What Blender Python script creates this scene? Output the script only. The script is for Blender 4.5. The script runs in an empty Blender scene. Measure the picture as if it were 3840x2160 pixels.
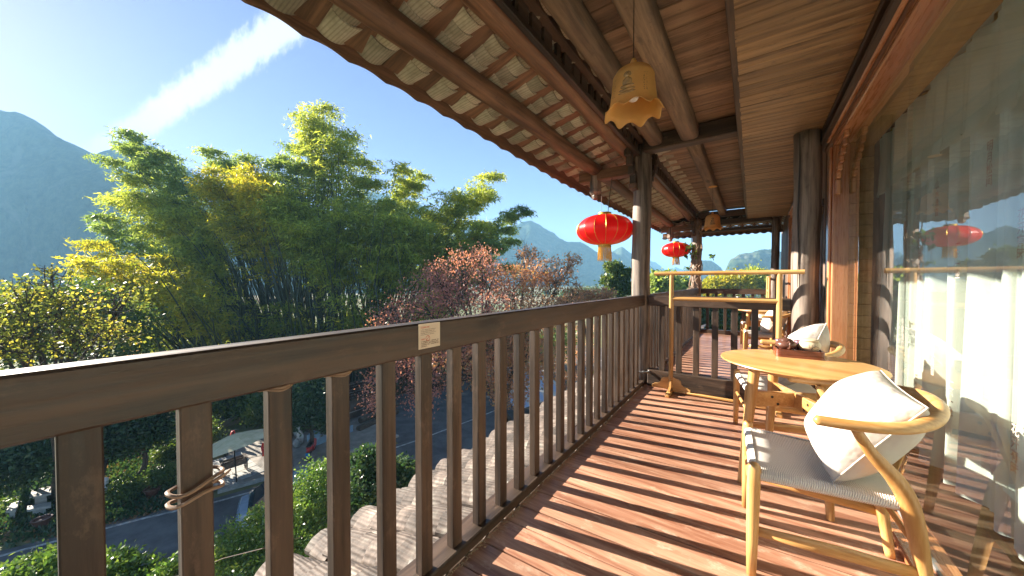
import bpy, bmesh, math, random
import numpy as np
from mathutils import Vector, Matrix, Euler
sc = bpy.context.scene
COL = sc.collection
rnd = random.Random(7)
NR = np.random.RandomState(11)
PI = math.pi
GZ = -8.6            # ground level, the deck is z = 0
# ------------------------------------------------------------------ camera
F = 1275.0
YAW = math.radians(35.22); PITCH = math.radians(1.07); HC = 1.2
cam = bpy.data.objects.new('camera', bpy.data.cameras.new('camera'))
COL.objects.link(cam)
cam.location = (0, 0, HC)
cam.rotation_euler = (PI/2 - PITCH, 0, YAW)
cam.data.sensor_width = 36; cam.data.lens = 36*F/3840
cam.data.clip_start = 0.02; cam.data.clip_end = 20000
sc.camera = cam
# ------------------------------------------------------------------ sky, sun, exposure
SUN_EL = math.radians(23.2)
SUN_AZ = Vector((-0.983, -0.182, 0)).normalized()     # horizontal direction towards the sun
sun_dir = (SUN_AZ*math.cos(SUN_EL) + Vector((0, 0, math.sin(SUN_EL)))).normalized()
W = bpy.data.worlds.new('World'); sc.world = W; W.use_nodes = True
wn = W.node_tree; wn.nodes.clear()
sky = wn.nodes.new('ShaderNodeTexSky'); sky.sky_type = 'NISHITA'; sky.sun_disc = False
sky.sun_elevation = SUN_EL
sky.sun_rotation = math.atan2(SUN_AZ.x, SUN_AZ.y)
sky.altitude = 100; sky.air_density = 0.74; sky.dust_density = 0.12; sky.ozone_density = 3.6
bg = wn.nodes.new('ShaderNodeBackground'); bg.inputs[1].default_value = 0.05
wo = wn.nodes.new('ShaderNodeOutputWorld')
def pixdir(px, py):      # direction through a pixel of the 2576-wide picture
    px *= 1.4907; py *= 1.4907
    fw = Vector((-math.sin(YAW)*math.cos(PITCH), math.cos(YAW)*math.cos(PITCH), -math.sin(PITCH)))
    rt = Vector((math.cos(YAW), math.sin(YAW), 0))
    up = Vector((-math.sin(YAW)*math.sin(PITCH), math.cos(YAW)*math.sin(PITCH), math.cos(PITCH)))
    return fw + rt*((px-1920)/F) + up*((1080-py)/F)
def hit(px, py, z=None, x=None, y=None):
    v = pixdir(px, py); o = Vector((0, 0, HC))
    t = (z-HC)/v.z if z is not None else (x/v.x if x is not None else y/v.y)
    return o + v*t
def dep(px, py, t): return Vector((0, 0, HC)) + pixdir(px, py)*t
def gnd(px, t):
    v = pixdir(px, 708); return Vector((v.x*t, v.y*t, GZ))
# the old contrail, a band of thin cloud in the sky
def wnode(t, **k):
    n = wn.nodes.new(t)
    for a, b in k.items(): setattr(n, a, b)
    return n
tc = wnode('ShaderNodeTexCoord')
d1 = pixdir(335, 330).normalized(); d2 = pixdir(770, 30).normalized()
nrm = d1.cross(d2).normalized(); mid = (d1+d2).normalized(); along = (d2-d1).normalized()
def dotn(vec):
    n = wnode('ShaderNodeVectorMath', operation='DOT_PRODUCT')
    wn.links.new(tc.outputs['Generated'], n.inputs[0]); n.inputs[1].default_value = vec
    return n.outputs['Value']
def mth(op, a, b=None, clamp=False, tree=wn):
    n = tree.nodes.new('ShaderNodeMath'); n.operation = op; n.use_clamp = clamp
    for i, v in enumerate((a, b)):
        if v is None: continue
        if isinstance(v, (int, float)): n.inputs[i].default_value = v
        else: tree.links.new(v, n.inputs[i])
    return n.outputs[0]
def mrange(v, a, b, c, d, tree=wn, smooth=True):
    n = tree.nodes.new('ShaderNodeMapRange'); n.clamp = True
    if smooth: n.interpolation_type = 'SMOOTHSTEP'
    tree.links.new(v, n.inputs[0])
    for i, x in enumerate((a, b, c, d)): n.inputs[i+1].default_value = x
    return n.outputs[0]
L1 = d1.dot(along); L2 = d2.dot(along)
al = dotn(along); wd = mth('ABSOLUTE', dotn(nrm))
wid = mrange(al, L1, L2, 0.024, 0.037, smooth=False)
ratio = mth('DIVIDE', wd, wid)
nz = wnode('ShaderNodeTexNoise'); nz.inputs['Scale'].default_value = 26; nz.inputs['Detail'].default_value = 8
nz.inputs['Roughness'].default_value = 0.65
mp = wnode('ShaderNodeMapping'); mp.inputs['Rotation'].default_value = (0.3, 0.5, 0.6); mp.inputs['Scale'].default_value = (1.0, 3.2, 1.5)
wn.links.new(tc.outputs['Generated'], mp.inputs[0]); wn.links.new(mp.outputs[0], nz.inputs['Vector'])
rr = mth('ADD', ratio, mth('MULTIPLY', mth('SUBTRACT', nz.outputs[0], 0.5), 1.3))
m1 = mrange(rr, 1.15, 0.45, 0, 1)
m2 = mth('MULTIPLY', mrange(al, L1-0.16, L1+0.10, 0, 1), mrange(al, L2+0.5, L2+0.02, 0.35, 1))
fac = mth('MULTIPLY', mth('MULTIPLY', m1, m2), 0.45)
mixc = wnode('ShaderNodeMix', data_type='RGBA')
tint = wnode('ShaderNodeMix', data_type='RGBA', blend_type='MULTIPLY'); tint.inputs[0].default_value = 1.0
wn.links.new(sky.outputs[0], tint.inputs[6]); tint.inputs[7].default_value = (0.94, 0.68, 0.74, 1)
wn.links.new(fac, mixc.inputs[0]); wn.links.new(tint.outputs[2], mixc.inputs[6]); mixc.inputs[7].default_value = (6.6, 6.7, 6.9, 1)
wn.links.new(mixc.outputs[2], bg.inputs[0]); wn.links.new(bg.outputs[0], wo.inputs[0])
sl = bpy.data.lights.new('sun', 'SUN'); sl.energy = 5.0; sl.angle = math.radians(0.5); sl.color = (1.0, 0.9, 0.76)
so = bpy.data.objects.new('sun', sl); COL.objects.link(so)
so.rotation_euler = sun_dir.to_track_quat('Z', 'Y').to_euler()
sc.view_settings.view_transform = 'Standard'; sc.view_settings.look = 'None'
sc.view_settings.gamma = 1.0; sc.view_settings.use_curve_mapping = False
sc.view_settings.exposure = 2.55
sc.cycles.max_bounces = 10; sc.cycles.diffuse_bounces = 5; sc.cycles.glossy_bounces = 4
sc.cycles.transparent_max_bounces = 12; sc.cycles.transmission_bounces = 6; sc.cycles.volume_bounces = 1
sc.cycles.use_denoising = True
sc.cycles.sample_clamp_indirect = 6.0
sc.cycles.caustics_reflective = False; sc.cycles.caustics_refractive = False

# ------------------------------------------------------------------ materials
MATS = {}
def newmat(name):
    m = bpy.data.materials.new(name); m.use_nodes = True
    nt = m.node_tree; nt.nodes.clear()
    out = nt.nodes.new('ShaderNodeOutputMaterial'); b = nt.nodes.new('ShaderNodeBsdfPrincipled')
    nt.links.new(b.outputs[0], out.inputs[0]); MATS[name] = m
    return m, nt, b, out
def ramp(nt, fac, stops):
    r = nt.nodes.new('ShaderNodeValToRGB'); nt.links.new(fac, r.inputs[0])
    e = r.color_ramp.elements
    while len(e) > 1: e.remove(e[-1])
    e[0].position = stops[0][0]; e[0].color = (*stops[0][1], 1)
    for p, c in stops[1:]:
        q = e.new(p); q.color = (*c, 1)
    return r.outputs[0]
def bump(nt, b, h, dist, strength=1.0):
    n = nt.nodes.new('ShaderNodeBump'); n.inputs['Distance'].default_value = dist; n.inputs['Strength'].default_value = strength
    nt.links.new(h, n.inputs['Height']); nt.links.new(n.outputs[0], b.inputs['Normal']); return n
def objcoord(nt, scale, rand=True):
    t = nt.nodes.new('ShaderNodeTexCoord'); m = nt.nodes.new('ShaderNodeMapping')
    m.inputs['Scale'].default_value = scale
    nt.links.new(t.outputs['Object'], m.inputs[0])
    if rand:
        oi = nt.nodes.new('ShaderNodeObjectInfo')
        k = nt.nodes.new('ShaderNodeMath'); k.operation = 'MULTIPLY'; k.inputs[1].default_value = 57.0
        nt.links.new(oi.outputs['Random'], k.inputs[0])
        cb = nt.nodes.new('ShaderNodeCombineXYZ')
        for i in range(3): nt.links.new(k.outputs[0], cb.inputs[i])
        nt.links.new(cb.outputs[0], m.inputs['Location'])
    return m.outputs[0], t
def noise(nt, vec, scale, detail=4, rough=0.55, dist=0.0):
    n = nt.nodes.new('ShaderNodeTexNoise'); nt.links.new(vec, n.inputs['Vector'])
    n.inputs['Scale'].default_value = scale; n.inputs['Detail'].default_value = detail
    n.inputs['Roughness'].default_value = rough; n.inputs['Distortion'].default_value = dist
    return n.outputs[0]
def mixcol(nt, fac, a, b, mode='MIX'):
    n = nt.nodes.new('ShaderNodeMix'); n.data_type = 'RGBA'; n.blend_type = mode
    for i, v in ((0, fac), (6, a), (7, b)):
        if isinstance(v, (int, float)): n.inputs[i].default_value = v
        elif isinstance(v, tuple): n.inputs[i].default_value = (*v, 1)
        else: nt.links.new(v, n.inputs[i])
    return n.outputs[2]
def wood(name, dark, light, axis='x', fine=60, rough=0.5, knots=True, bmp=0.0015, var=0.25, coat=0.0, worn=None, wornamt=0.5, ring=1.0):
    m, nt, b, out = newmat(name)
    s = {'x': (0.06, 1, 1), 'y': (1, 0.06, 1), 'z': (1, 1, 0.06)}[axis]
    v, t = objcoord(nt, s)
    n1 = noise(nt, v, fine, 5, 0.65)
    n2 = noise(nt, v, 9*ring, 3, 0.5, 1.2)
    s2 = tuple(0.35 if q < 1 else 1 for q in s)
    v2, _ = objcoord(nt, s2)
    n3 = noise(nt, v2, 4.0, 4, 0.6)
    f = mth('ADD', mth('MULTIPLY', n1, 0.45, tree=nt), mth('MULTIPLY', n2, 0.55, tree=nt), tree=nt)
    c = ramp(nt, f, [(0.40, dark), (0.60, light)])
    oi = nt.nodes.new('ShaderNodeObjectInfo')
    c = mixcol(nt, mrange(n3, 0.35, 0.75, 0, 0.45, tree=nt), c, dark)
    if knots:
        vo = nt.nodes.new('ShaderNodeTexVoronoi'); vo.inputs['Scale'].default_value = 2.4
        s3 = tuple(0.3 if q < 1 else 1 for q in s)
        v3, _ = objcoord(nt, s3); nt.links.new(v3, vo.inputs['Vector'])
        c = mixcol(nt, mrange(vo.outputs['Distance'], 0.03, 0.10, 0.75, 0, tree=nt), c, tuple(x*0.35 for x in dark))
    if worn:
        v4, _ = objcoord(nt, tuple(0.5 if q < 1 else 1 for q in s))
        w = noise(nt, v4, 13, 8, 0.75)
        c = mixcol(nt, mrange(w, 0.54, 0.68, 0, wornamt, tree=nt), c, worn)
    hs = nt.nodes.new('ShaderNodeHueSaturation')
    nt.links.new(c, hs.inputs['Color'])
    nt.links.new(mrange(oi.outputs['Random'], 0, 1, 1-var, 1+var, tree=nt, smooth=False), hs.inputs['Value'])
    nt.links.new(hs.outputs[0], b.inputs['Base Color'])
    nt.links.new(mrange(n1, 0.3, 0.7, rough-0.08, rough+0.12, tree=nt), b.inputs['Roughness'])
    if coat: b.inputs['Coat Weight'].default_value = coat; b.inputs['Coat Roughness'].default_value = 0.25
    bump(nt, b, f, bmp, 0.8)
    return m
for ax in 'xyz':
    wood('darkwood_'+ax, (0.022, 0.013, 0.008), (0.098, 0.060, 0.038), ax, 60, 0.5, worn=(0.18, 0.115, 0.078), wornamt=0.35, bmp=0.003)
    wood('redwood_'+ax, (0.09, 0.044, 0.023), (0.28, 0.145, 0.08), ax, 60, 0.5, worn=(0.05, 0.03, 0.022), wornamt=0.5)
    wood('orange_'+ax, (0.34, 0.125, 0.045), (0.54, 0.25, 0.11), ax, 80, 0.28, knots=False, coat=0.5, bmp=0.0004)
    wood('ash_'+ax, (0.42, 0.205, 0.058), (0.70, 0.43, 0.165), ax, 75, 0.38, knots=False, bmp=0.0003, var=0.05, coat=0.15)
wood('ceilwood', (0.11, 0.066, 0.038), (0.33, 0.21, 0.13), 'x', 50, 0.55, var=0.3, worn=(0.04, 0.026, 0.018), wornamt=0.6)
wood('soffitwood', (0.12, 0.07, 0.03), (0.38, 0.24, 0.12), 'x', 55, 0.42, var=0.22, worn=(0.045, 0.028, 0.015), wornamt=0.55)
wood('beamwood', (0.10, 0.066, 0.043), (0.28, 0.19, 0.125), 'y', 60, 0.6, var=0.2, worn=(0.06, 0.04, 0.03), wornamt=0.5)
wood('greypost', (0.06, 0.042, 0.032), (0.34, 0.27, 0.22), 'z', 45, 0.6, var=0.12, worn=(0.06, 0.042, 0.034), wornamt=0.65)
wood('deckwood', (0.25, 0.11, 0.065), (0.54, 0.31, 0.205), 'x', 50, 0.36, var=0.2, worn=(0.58, 0.44, 0.33), wornamt=0.6, coat=0.10, bmp=0.001)
wood('wallwood', (0.09, 0.052, 0.034), (0.25, 0.165, 0.115), 'z', 60, 0.55, var=0.2)
wood('pine', (0.34, 0.20, 0.075), (0.52, 0.34, 0.15), 'y', 40, 0.5, var=0.08)
wood('cartwood', (0.06, 0.04, 0.028), (0.20, 0.14, 0.10), 'y', 40, 0.7)
wood('traywood', (0.14, 0.030, 0.012), (0.34, 0.085, 0.030), 'x', 90, 0.3, knots=False, coat=0.4, bmp=0.0002)
wood('trunkwood', (0.035, 0.026, 0.018), (0.12, 0.09, 0.065), 'z', 20, 0.9, bmp=0.01)
def flat(name, col, rough=0.5, metal=0.0, var=0.0, scale=6, col2=None, bmp=0.0, bscale=30, **kw):
    m, nt, b, out = newmat(name)
    b.inputs['Roughness'].default_value = rough; b.inputs['Metallic'].default_value = metal
    v, t = objcoord(nt, (1, 1, 1))
    n = noise(nt, v, scale, 5, 0.6)
    c2 = col2 or tuple(x*0.8 for x in col)
    c = ramp(nt, n, [(0.35, c2), (0.65, col)])
    if var:
        oi = nt.nodes.new('ShaderNodeObjectInfo'); hs = nt.nodes.new('ShaderNodeHueSaturation'); nt.links.new(c, hs.inputs['Color'])
        nt.links.new(mrange(oi.outputs['Random'], 0, 1, 1-var, 1+var, tree=nt, smooth=False), hs.inputs['Value']); c = hs.outputs[0]
    nt.links.new(c, b.inputs['Base Color'])
    if bmp: bump(nt, b, noise(nt, v, bscale, 4, 0.6), bmp)
    for k, x in kw.items(): b.inputs[k.replace('_', ' ')].default_value = x
    return m
flat('asphalt', (0.13, 0.13, 0.13), 0.85, scale=1.2, col2=(0.07, 0.07, 0.072), bmp=0.004, bscale=90)
flat('paint', (0.50, 0.50, 0.48), 0.7, scale=5, col2=(0.20, 0.20, 0.19))
flat('concrete', (0.30, 0.27, 0.23), 0.85, scale=2.5, col2=(0.20, 0.18, 0.15), bmp=0.004, bscale=40)
flat('stone', (0.36, 0.35, 0.32), 0.75, scale=8, col2=(0.25, 0.25, 0.23), bmp=0.003, bscale=40, var=0.1)
flat('soil', (0.16, 0.115, 0.075), 0.95, scale=1.2, col2=(0.05, 0.06, 0.03), bmp=0.03, bscale=6)
flat('whitewash', (0.72, 0.72, 0.70), 0.8)
flat('pvc', (0.70, 0.72, 0.74), 0.35)
flat('greyplastic', (0.20, 0.20, 0.20), 0.4)
flat('blackmetal', (0.02, 0.02, 0.02), 0.35)
flat('wire', (0.16, 0.10, 0.07), 0.5)
flat('rattan', (0.30, 0.19, 0.12), 0.6)
flat('gold', (0.75, 0.48, 0.08), 0.32, 0.6, scale=60, col2=(0.45, 0.30, 0.05), bmp=0.002, bscale=160)
flat('fringe', (0.80, 0.56, 0.16), 0.5, scale=60, col2=(0.65, 0.40, 0.08))
flat('bellrelief', (0.55, 0.30, 0.11), 0.6, scale=30, col2=(0.24, 0.13, 0.05))
flat('bulb', (0.8, 0.8, 0.8), 0.3)
flat('clay', (0.13, 0.055, 0.038), 0.28, scale=20, col2=(0.09, 0.04, 0.03))
flat('claycup', (0.20, 0.10, 0.14), 0.3)
flat('ceramic', (0.62, 0.52, 0.36), 0.4, scale=40, col2=(0.54, 0.44, 0.30), bmp=0.0006, bscale=60)
flat('ink', (0.03, 0.025, 0.02), 0.6)
flat('paper', (0.72, 0.60, 0.46), 0.7, scale=14, col2=(0.66, 0.53, 0.40))
flat('redprint', (0.60, 0.10, 0.06), 0.7)
flat('brownprint', (0.16, 0.07, 0.05), 0.7)
flat('sackwhite', (0.62, 0.58, 0.52), 0.8, scale=10)
flat('redplastic', (0.50, 0.02, 0.02), 0.3)
flat('redcloth', (0.60, 0.04, 0.03), 0.6)
flat('blueplate', (0.02, 0.25, 0.55), 0.4)
flat('steelblue', (0.20, 0.32, 0.42), 0.45, scale=5)
flat('carpaint', (0.33, 0.45, 0.58), 0.22, 0.3, Coat_Weight=0.6)
flat('carglass', (0.02, 0.03, 0.04), 0.08)
flat('housewall', (0.66, 0.65, 0.62), 0.8)
flat('housewindow', (0.06, 0.08, 0.10), 0.2)
flat('parasol', (0.56, 0.50, 0.32), 0.85, scale=2.5, col2=(0.42, 0.38, 0.22))
flat('brick', (0.10, 0.075, 0.06), 0.8, scale=8)
flat('moss', (0.20, 0.17, 0.12), 0.9, scale=9)
flat('rope', (0.78, 0.74, 0.68), 0.75)
# underside tiles, weathered clay tiles
def tilemat(name, c1, c2, c3, stripe_axis, sc_, rib=0.0012, var=0.2):
    m, nt, b, out = newmat(name)
    v, t = objcoord(nt, (1, 1, 1))
    n = noise(nt, v, 7, 6, 0.65); n2 = noise(nt, v, 26, 4, 0.6)
    c = ramp(nt, n, [(0.35, c1), (0.55, c2), (0.72, c3)])
    wv = nt.nodes.new('ShaderNodeTexWave'); wv.bands_direction = stripe_axis; wv.inputs['Scale'].default_value = sc_
    wv.inputs['Distortion'].default_value = 0.6
    nt.links.new(t.outputs['Object'], wv.inputs['Vector'])
    c = mixcol(nt, mrange(wv.outputs['Fac'], 0.0, 0.5, 0.40, 0, tree=nt), c, tuple(x*0.45 for x in c1))
    oi = nt.nodes.new('ShaderNodeObjectInfo'); hs = nt.nodes.new('ShaderNodeHueSaturation'); nt.links.new(c, hs.inputs['Color'])
    nt.links.new(mrange(oi.outputs['Random'], 0, 1, 1-var, 1+var, tree=nt, smooth=False), hs.inputs['Value'])
    nt.links.new(hs.outputs[0], b.inputs['Base Color']); b.inputs['Roughness'].default_value = 0.8
    bump(nt, b, mth('ADD', wv.outputs['Fac'], n2, tree=nt), rib)
    return m
tilemat('undertile', (0.27, 0.25, 0.19), (0.42, 0.39, 0.31), (0.54, 0.46, 0.39), 'Y', 16, var=0.32)
tilemat('rooftile', (0.045, 0.032, 0.025), (0.17, 0.13, 0.105), (0.32, 0.30, 0.25), 'Y', 14, 0.004, var=0.45)
# lantern silk with translucency
def fabric(name, col, trans=0.4, rough=0.6, weave=0.0, sheen=0.3, alpha=0.0, wscale=420, colvar=0.06):
    m, nt, b, out = newmat(name)
    v, t = objcoord(nt, (1, 1, 1))
    n = noise(nt, v, 5, 4)
    c = ramp(nt, n, [(0.3, tuple(x*(1-colvar) for x in col)), (0.7, col)])
    nt.links.new(c, b.inputs['Base Color']); b.inputs['Roughness'].default_value = rough
    tr = nt.nodes.new('ShaderNodeBsdfTranslucent'); nt.links.new(c, tr.inputs['Color'])
    mx = nt.nodes.new('ShaderNodeMixShader'); mx.inputs[0].default_value = trans
    nt.links.new(b.outputs[0], mx.inputs[1]); nt.links.new(tr.outputs[0], mx.inputs[2])
    last = mx.outputs[0]
    if alpha:
        tp = nt.nodes.new('ShaderNodeBsdfTransparent'); m2 = nt.nodes.new('ShaderNodeMixShader'); m2.inputs[0].default_value = alpha
        nt.links.new(last, m2.inputs[1]); nt.links.new(tp.outputs[0], m2.inputs[2]); last = m2.outputs[0]
    nt.links.new(last, out.inputs[0])
    if weave:
        w1 = noise(nt, v, wscale, 2); bump(nt, b, w1, weave)
    return m
m = fabric('silk', (0.85, 0.014, 0.016), 0.40, 0.32)
fabric('bellcover', (0.92, 0.56, 0.18), 0.45, 0.5, colvar=0.25)
fabric('linen', (0.60, 0.54, 0.485), 0.10, 0.9, weave=0.012, wscale=14)
fabric('sheer', (0.80, 0.81, 0.75), 0.5, 0.8, weave=0.001, alpha=0.06)
fabric('bluestripe', (0.45, 0.52, 0.66), 0.2, 0.8)
# chair cord: twisted strands that run square to the nearest rail
def cordmat():
    m, nt, b, out = newmat('cord')
    t = nt.nodes.new('ShaderNodeTexCoord'); sp = nt.nodes.new('ShaderNodeSeparateXYZ'); nt.links.new(t.outputs['Object'], sp.inputs[0])
    ax = mth('ABSOLUTE', mth('ADD', sp.outputs[0], -0.015, tree=nt), tree=nt); ay = mth('ABSOLUTE', sp.outputs[1], tree=nt)
    sel = mth('GREATER_THAN', mth('MULTIPLY', ax, 1.12, tree=nt), ay, tree=nt)
    mx = nt.nodes.new('ShaderNodeMix'); nt.links.new(sel, mx.inputs[0]); nt.links.new(sp.outputs[0], mx.inputs[2]); nt.links.new(sp.outputs[1], mx.inputs[3])
    ph = mth('MULTIPLY', mx.outputs[0], 2*PI/0.0062, tree=nt)
    w = mth('ADD', mth('MULTIPLY', mth('SINE', ph, tree=nt), 0.5, tree=nt), 0.5, tree=nt)
    n = noise(nt, t.outputs['Object'], 300, 2)
    h = mth('ADD', w, mth('MULTIPLY', n, 0.5, tree=nt), tree=nt)
    c = ramp(nt, w, [(0.0, (0.46, 0.43, 0.39)), (0.45, (0.80, 0.77, 0.71))])
    nt.links.new(c, b.inputs['Base Color']); b.inputs['Roughness'].default_value = 0.8
    bump(nt, b, h, 0.0015)
cordmat()
# glass: Fresnel reflection of both surfaces, the rest passes straight through (thin pane)
def glassmat():
    m = bpy.data.materials.new('glass'); m.use_nodes = True; nt = m.node_tree; nt.nodes.clear(); MATS['glass'] = m
    out = nt.nodes.new('ShaderNodeOutputMaterial')
    fr = nt.nodes.new('ShaderNodeFresnel'); fr.inputs[0].default_value = 1.52
    f = fr.outputs[0]
    f2 = mth('MULTIPLY', f, 1.15, clamp=True, tree=nt)
    ge = nt.nodes.new('ShaderNodeNewGeometry')
    f3 = mth('MULTIPLY', f2, mth('SUBTRACT', 1.0, ge.outputs['Backfacing'], tree=nt), tree=nt)
    gl = nt.nodes.new('ShaderNodeBsdfGlossy'); gl.inputs['Roughness'].default_value = 0.0; gl.inputs['Color'].default_value = (1, 1, 1, 1)
    tp = nt.nodes.new('ShaderNodeBsdfTransparent'); tp.inputs['Color'].default_value = (0.955, 0.985, 0.97, 1)
    mx = nt.nodes.new('ShaderNodeMixShader'); nt.links.new(f3, mx.inputs[0]); nt.links.new(tp.outputs[0], mx.inputs[1]); nt.links.new(gl.outputs[0], mx.inputs[2])
    nt.links.new(mx.outputs[0], out.inputs[0])
glassmat()
def leafmat(name, stops, trans=0.45, rough=0.5, gain=1.0):
    m, nt, b, out = newmat(name)
    ge = nt.nodes.new('ShaderNodeNewGeometry')
    tcn = nt.nodes.new('ShaderNodeTexCoord')
    n = noise(nt, tcn.outputs['Object'], 0.55, 3)
    f = mth('ADD', mth('MULTIPLY', ge.outputs['Random Per Island'], 0.55, tree=nt), mth('MULTIPLY', mth('SUBTRACT', n, 0.28, tree=nt), 1.0, tree=nt), tree=nt)
    c = ramp(nt, f, stops)
    nt.links.new(c, b.inputs['Base Color']); b.inputs['Roughness'].default_value = rough
    tr = nt.nodes.new('ShaderNodeBsdfTranslucent')
    tcc = mixcol(nt, 1.0, c, (1.5, 1.45, 0.9), 'MULTIPLY'); nt.links.new(tcc, tr.inputs['Color'])
    mx = nt.nodes.new('ShaderNodeMixShader'); mx.inputs[0].default_value = trans
    nt.links.new(b.outputs[0], mx.inputs[1]); nt.links.new(tr.outputs[0], mx.inputs[2]); nt.links.new(mx.outputs[0], out.inputs[0])
    return m
leafmat('bambooleaf', [(0.1, (0.12, 0.17, 0.035)), (0.5, (0.28, 0.34, 0.06)), (0.85, (0.52, 0.52, 0.08))], 0.6)
leafmat('bambooyellow', [(0.1, (0.12, 0.16, 0.02)), (0.5, (0.34, 0.34, 0.03)), (0.85, (0.58, 0.46, 0.04))], 0.55)
leafmat('bamboodark', [(0.1, (0.08, 0.13, 0.045)), (0.5, (0.18, 0.26, 0.07)), (0.9, (0.34, 0.40, 0.09))], 0.55)
leafmat('yellowleaf', [(0.1, (0.08, 0.11, 0.03)), (0.5, (0.20, 0.22, 0.045)), (0.8, (0.46, 0.38, 0.06)), (0.95, (0.42, 0.18, 0.07))], 0.55)
leafmat('redleaf', [(0.1, (0.26, 0.13, 0.13)), (0.5, (0.46, 0.20, 0.17)), (0.8, (0.62, 0.26, 0.17)), (0.98, (0.34, 0.34, 0.12))], 0.4)
leafmat('brownleaf', [(0.1, (0.20, 0.16, 0.06)), (0.35, (0.36, 0.19, 0.12)), (0.7, (0.54, 0.24, 0.12)), (0.95, (0.28, 0.30, 0.09))], 0.4)
leafmat('darkleaf', [(0.1, (0.016, 0.045, 0.020)), (0.5, (0.035, 0.085, 0.032)), (0.9, (0.09, 0.13, 0.035))], 0.3, 0.35)
leafmat('midleaf', [(0.1, (0.035, 0.075, 0.018)), (0.5, (0.075, 0.13, 0.028)), (0.9, (0.17, 0.20, 0.035))], 0.4, 0.4)
leafmat('camellia', [(0.1, (0.045, 0.10, 0.022)), (0.5, (0.10, 0.19, 0.035)), (0.9, (0.24, 0.30, 0.07))], 0.35, 0.3)
leafmat('deadleaf', [(0.1, (0.16, 0.10, 0.05)), (0.9, (0.36, 0.22, 0.10))], 0.2)
def culmmat():
    flat('culm', (0.055, 0.065, 0.022), 0.5, scale=3, col2=(0.030, 0.038, 0.018))
culmmat()
# far ground: fields, hedges, bare earth
def groundmat():
    m, nt, b, out = newmat('ground')
    t = nt.nodes.new('ShaderNodeTexCoord')
    vo = nt.nodes.new('ShaderNodeTexVoronoi'); vo.inputs['Scale'].default_value = 0.022; vo.distance = 'MANHATTAN'
    nt.links.new(t.outputs['Object'], vo.inputs['Vector'])
    c = ramp(nt, vo.outputs['Color'], [(0.15, (0.10, 0.14, 0.04)), (0.4, (0.24, 0.19, 0.10)), (0.6, (0.14, 0.19, 0.05)), (0.8, (0.30, 0.22, 0.13))])
    n = noise(nt, t.outputs['Object'], 0.25, 8, 0.7)
    c = mixcol(nt, mrange(n, 0.42, 0.62, 0.0, 0.7, tree=nt), c, (0.07, 0.09, 0.03))
    n2 = noise(nt, t.outputs['Object'], 3.0, 6, 0.7)
    c = mixcol(nt, mrange(n2, 0.45, 0.7, 0, 0.5, tree=nt), c, (0.20, 0.14, 0.09))
    nt.links.new(c, b.inputs['Base Color']); b.inputs['Roughness'].default_value = 0.95
    bump(nt, b, n2, 0.06)
groundmat()
def hillmat(name, dark, light, rock):
    m, nt, b, out = newmat(name)
    t = nt.nodes.new('ShaderNodeTexCoord')
    n = noise(nt, t.outputs['Object'], 0.09, 8, 0.75); n2 = noise(nt, t.outputs['Object'], 0.018, 5, 0.6)
    c = ramp(nt, n, [(0.38, dark), (0.62, light)])
    c = mixcol(nt, mrange(n2, 0.56, 0.66, 0, 0.5, tree=nt), c, rock)
    nt.links.new(c, b.inputs['Base Color']); b.inputs['Roughness'].default_value = 1.0
    b.inputs['Specular IOR Level'].default_value = 0.0
    bump(nt, b, n, 1.2)
hillmat('hill', (0.015, 0.03, 0.018), (0.075, 0.10, 0.05), (0.14, 0.14, 0.12))

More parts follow.
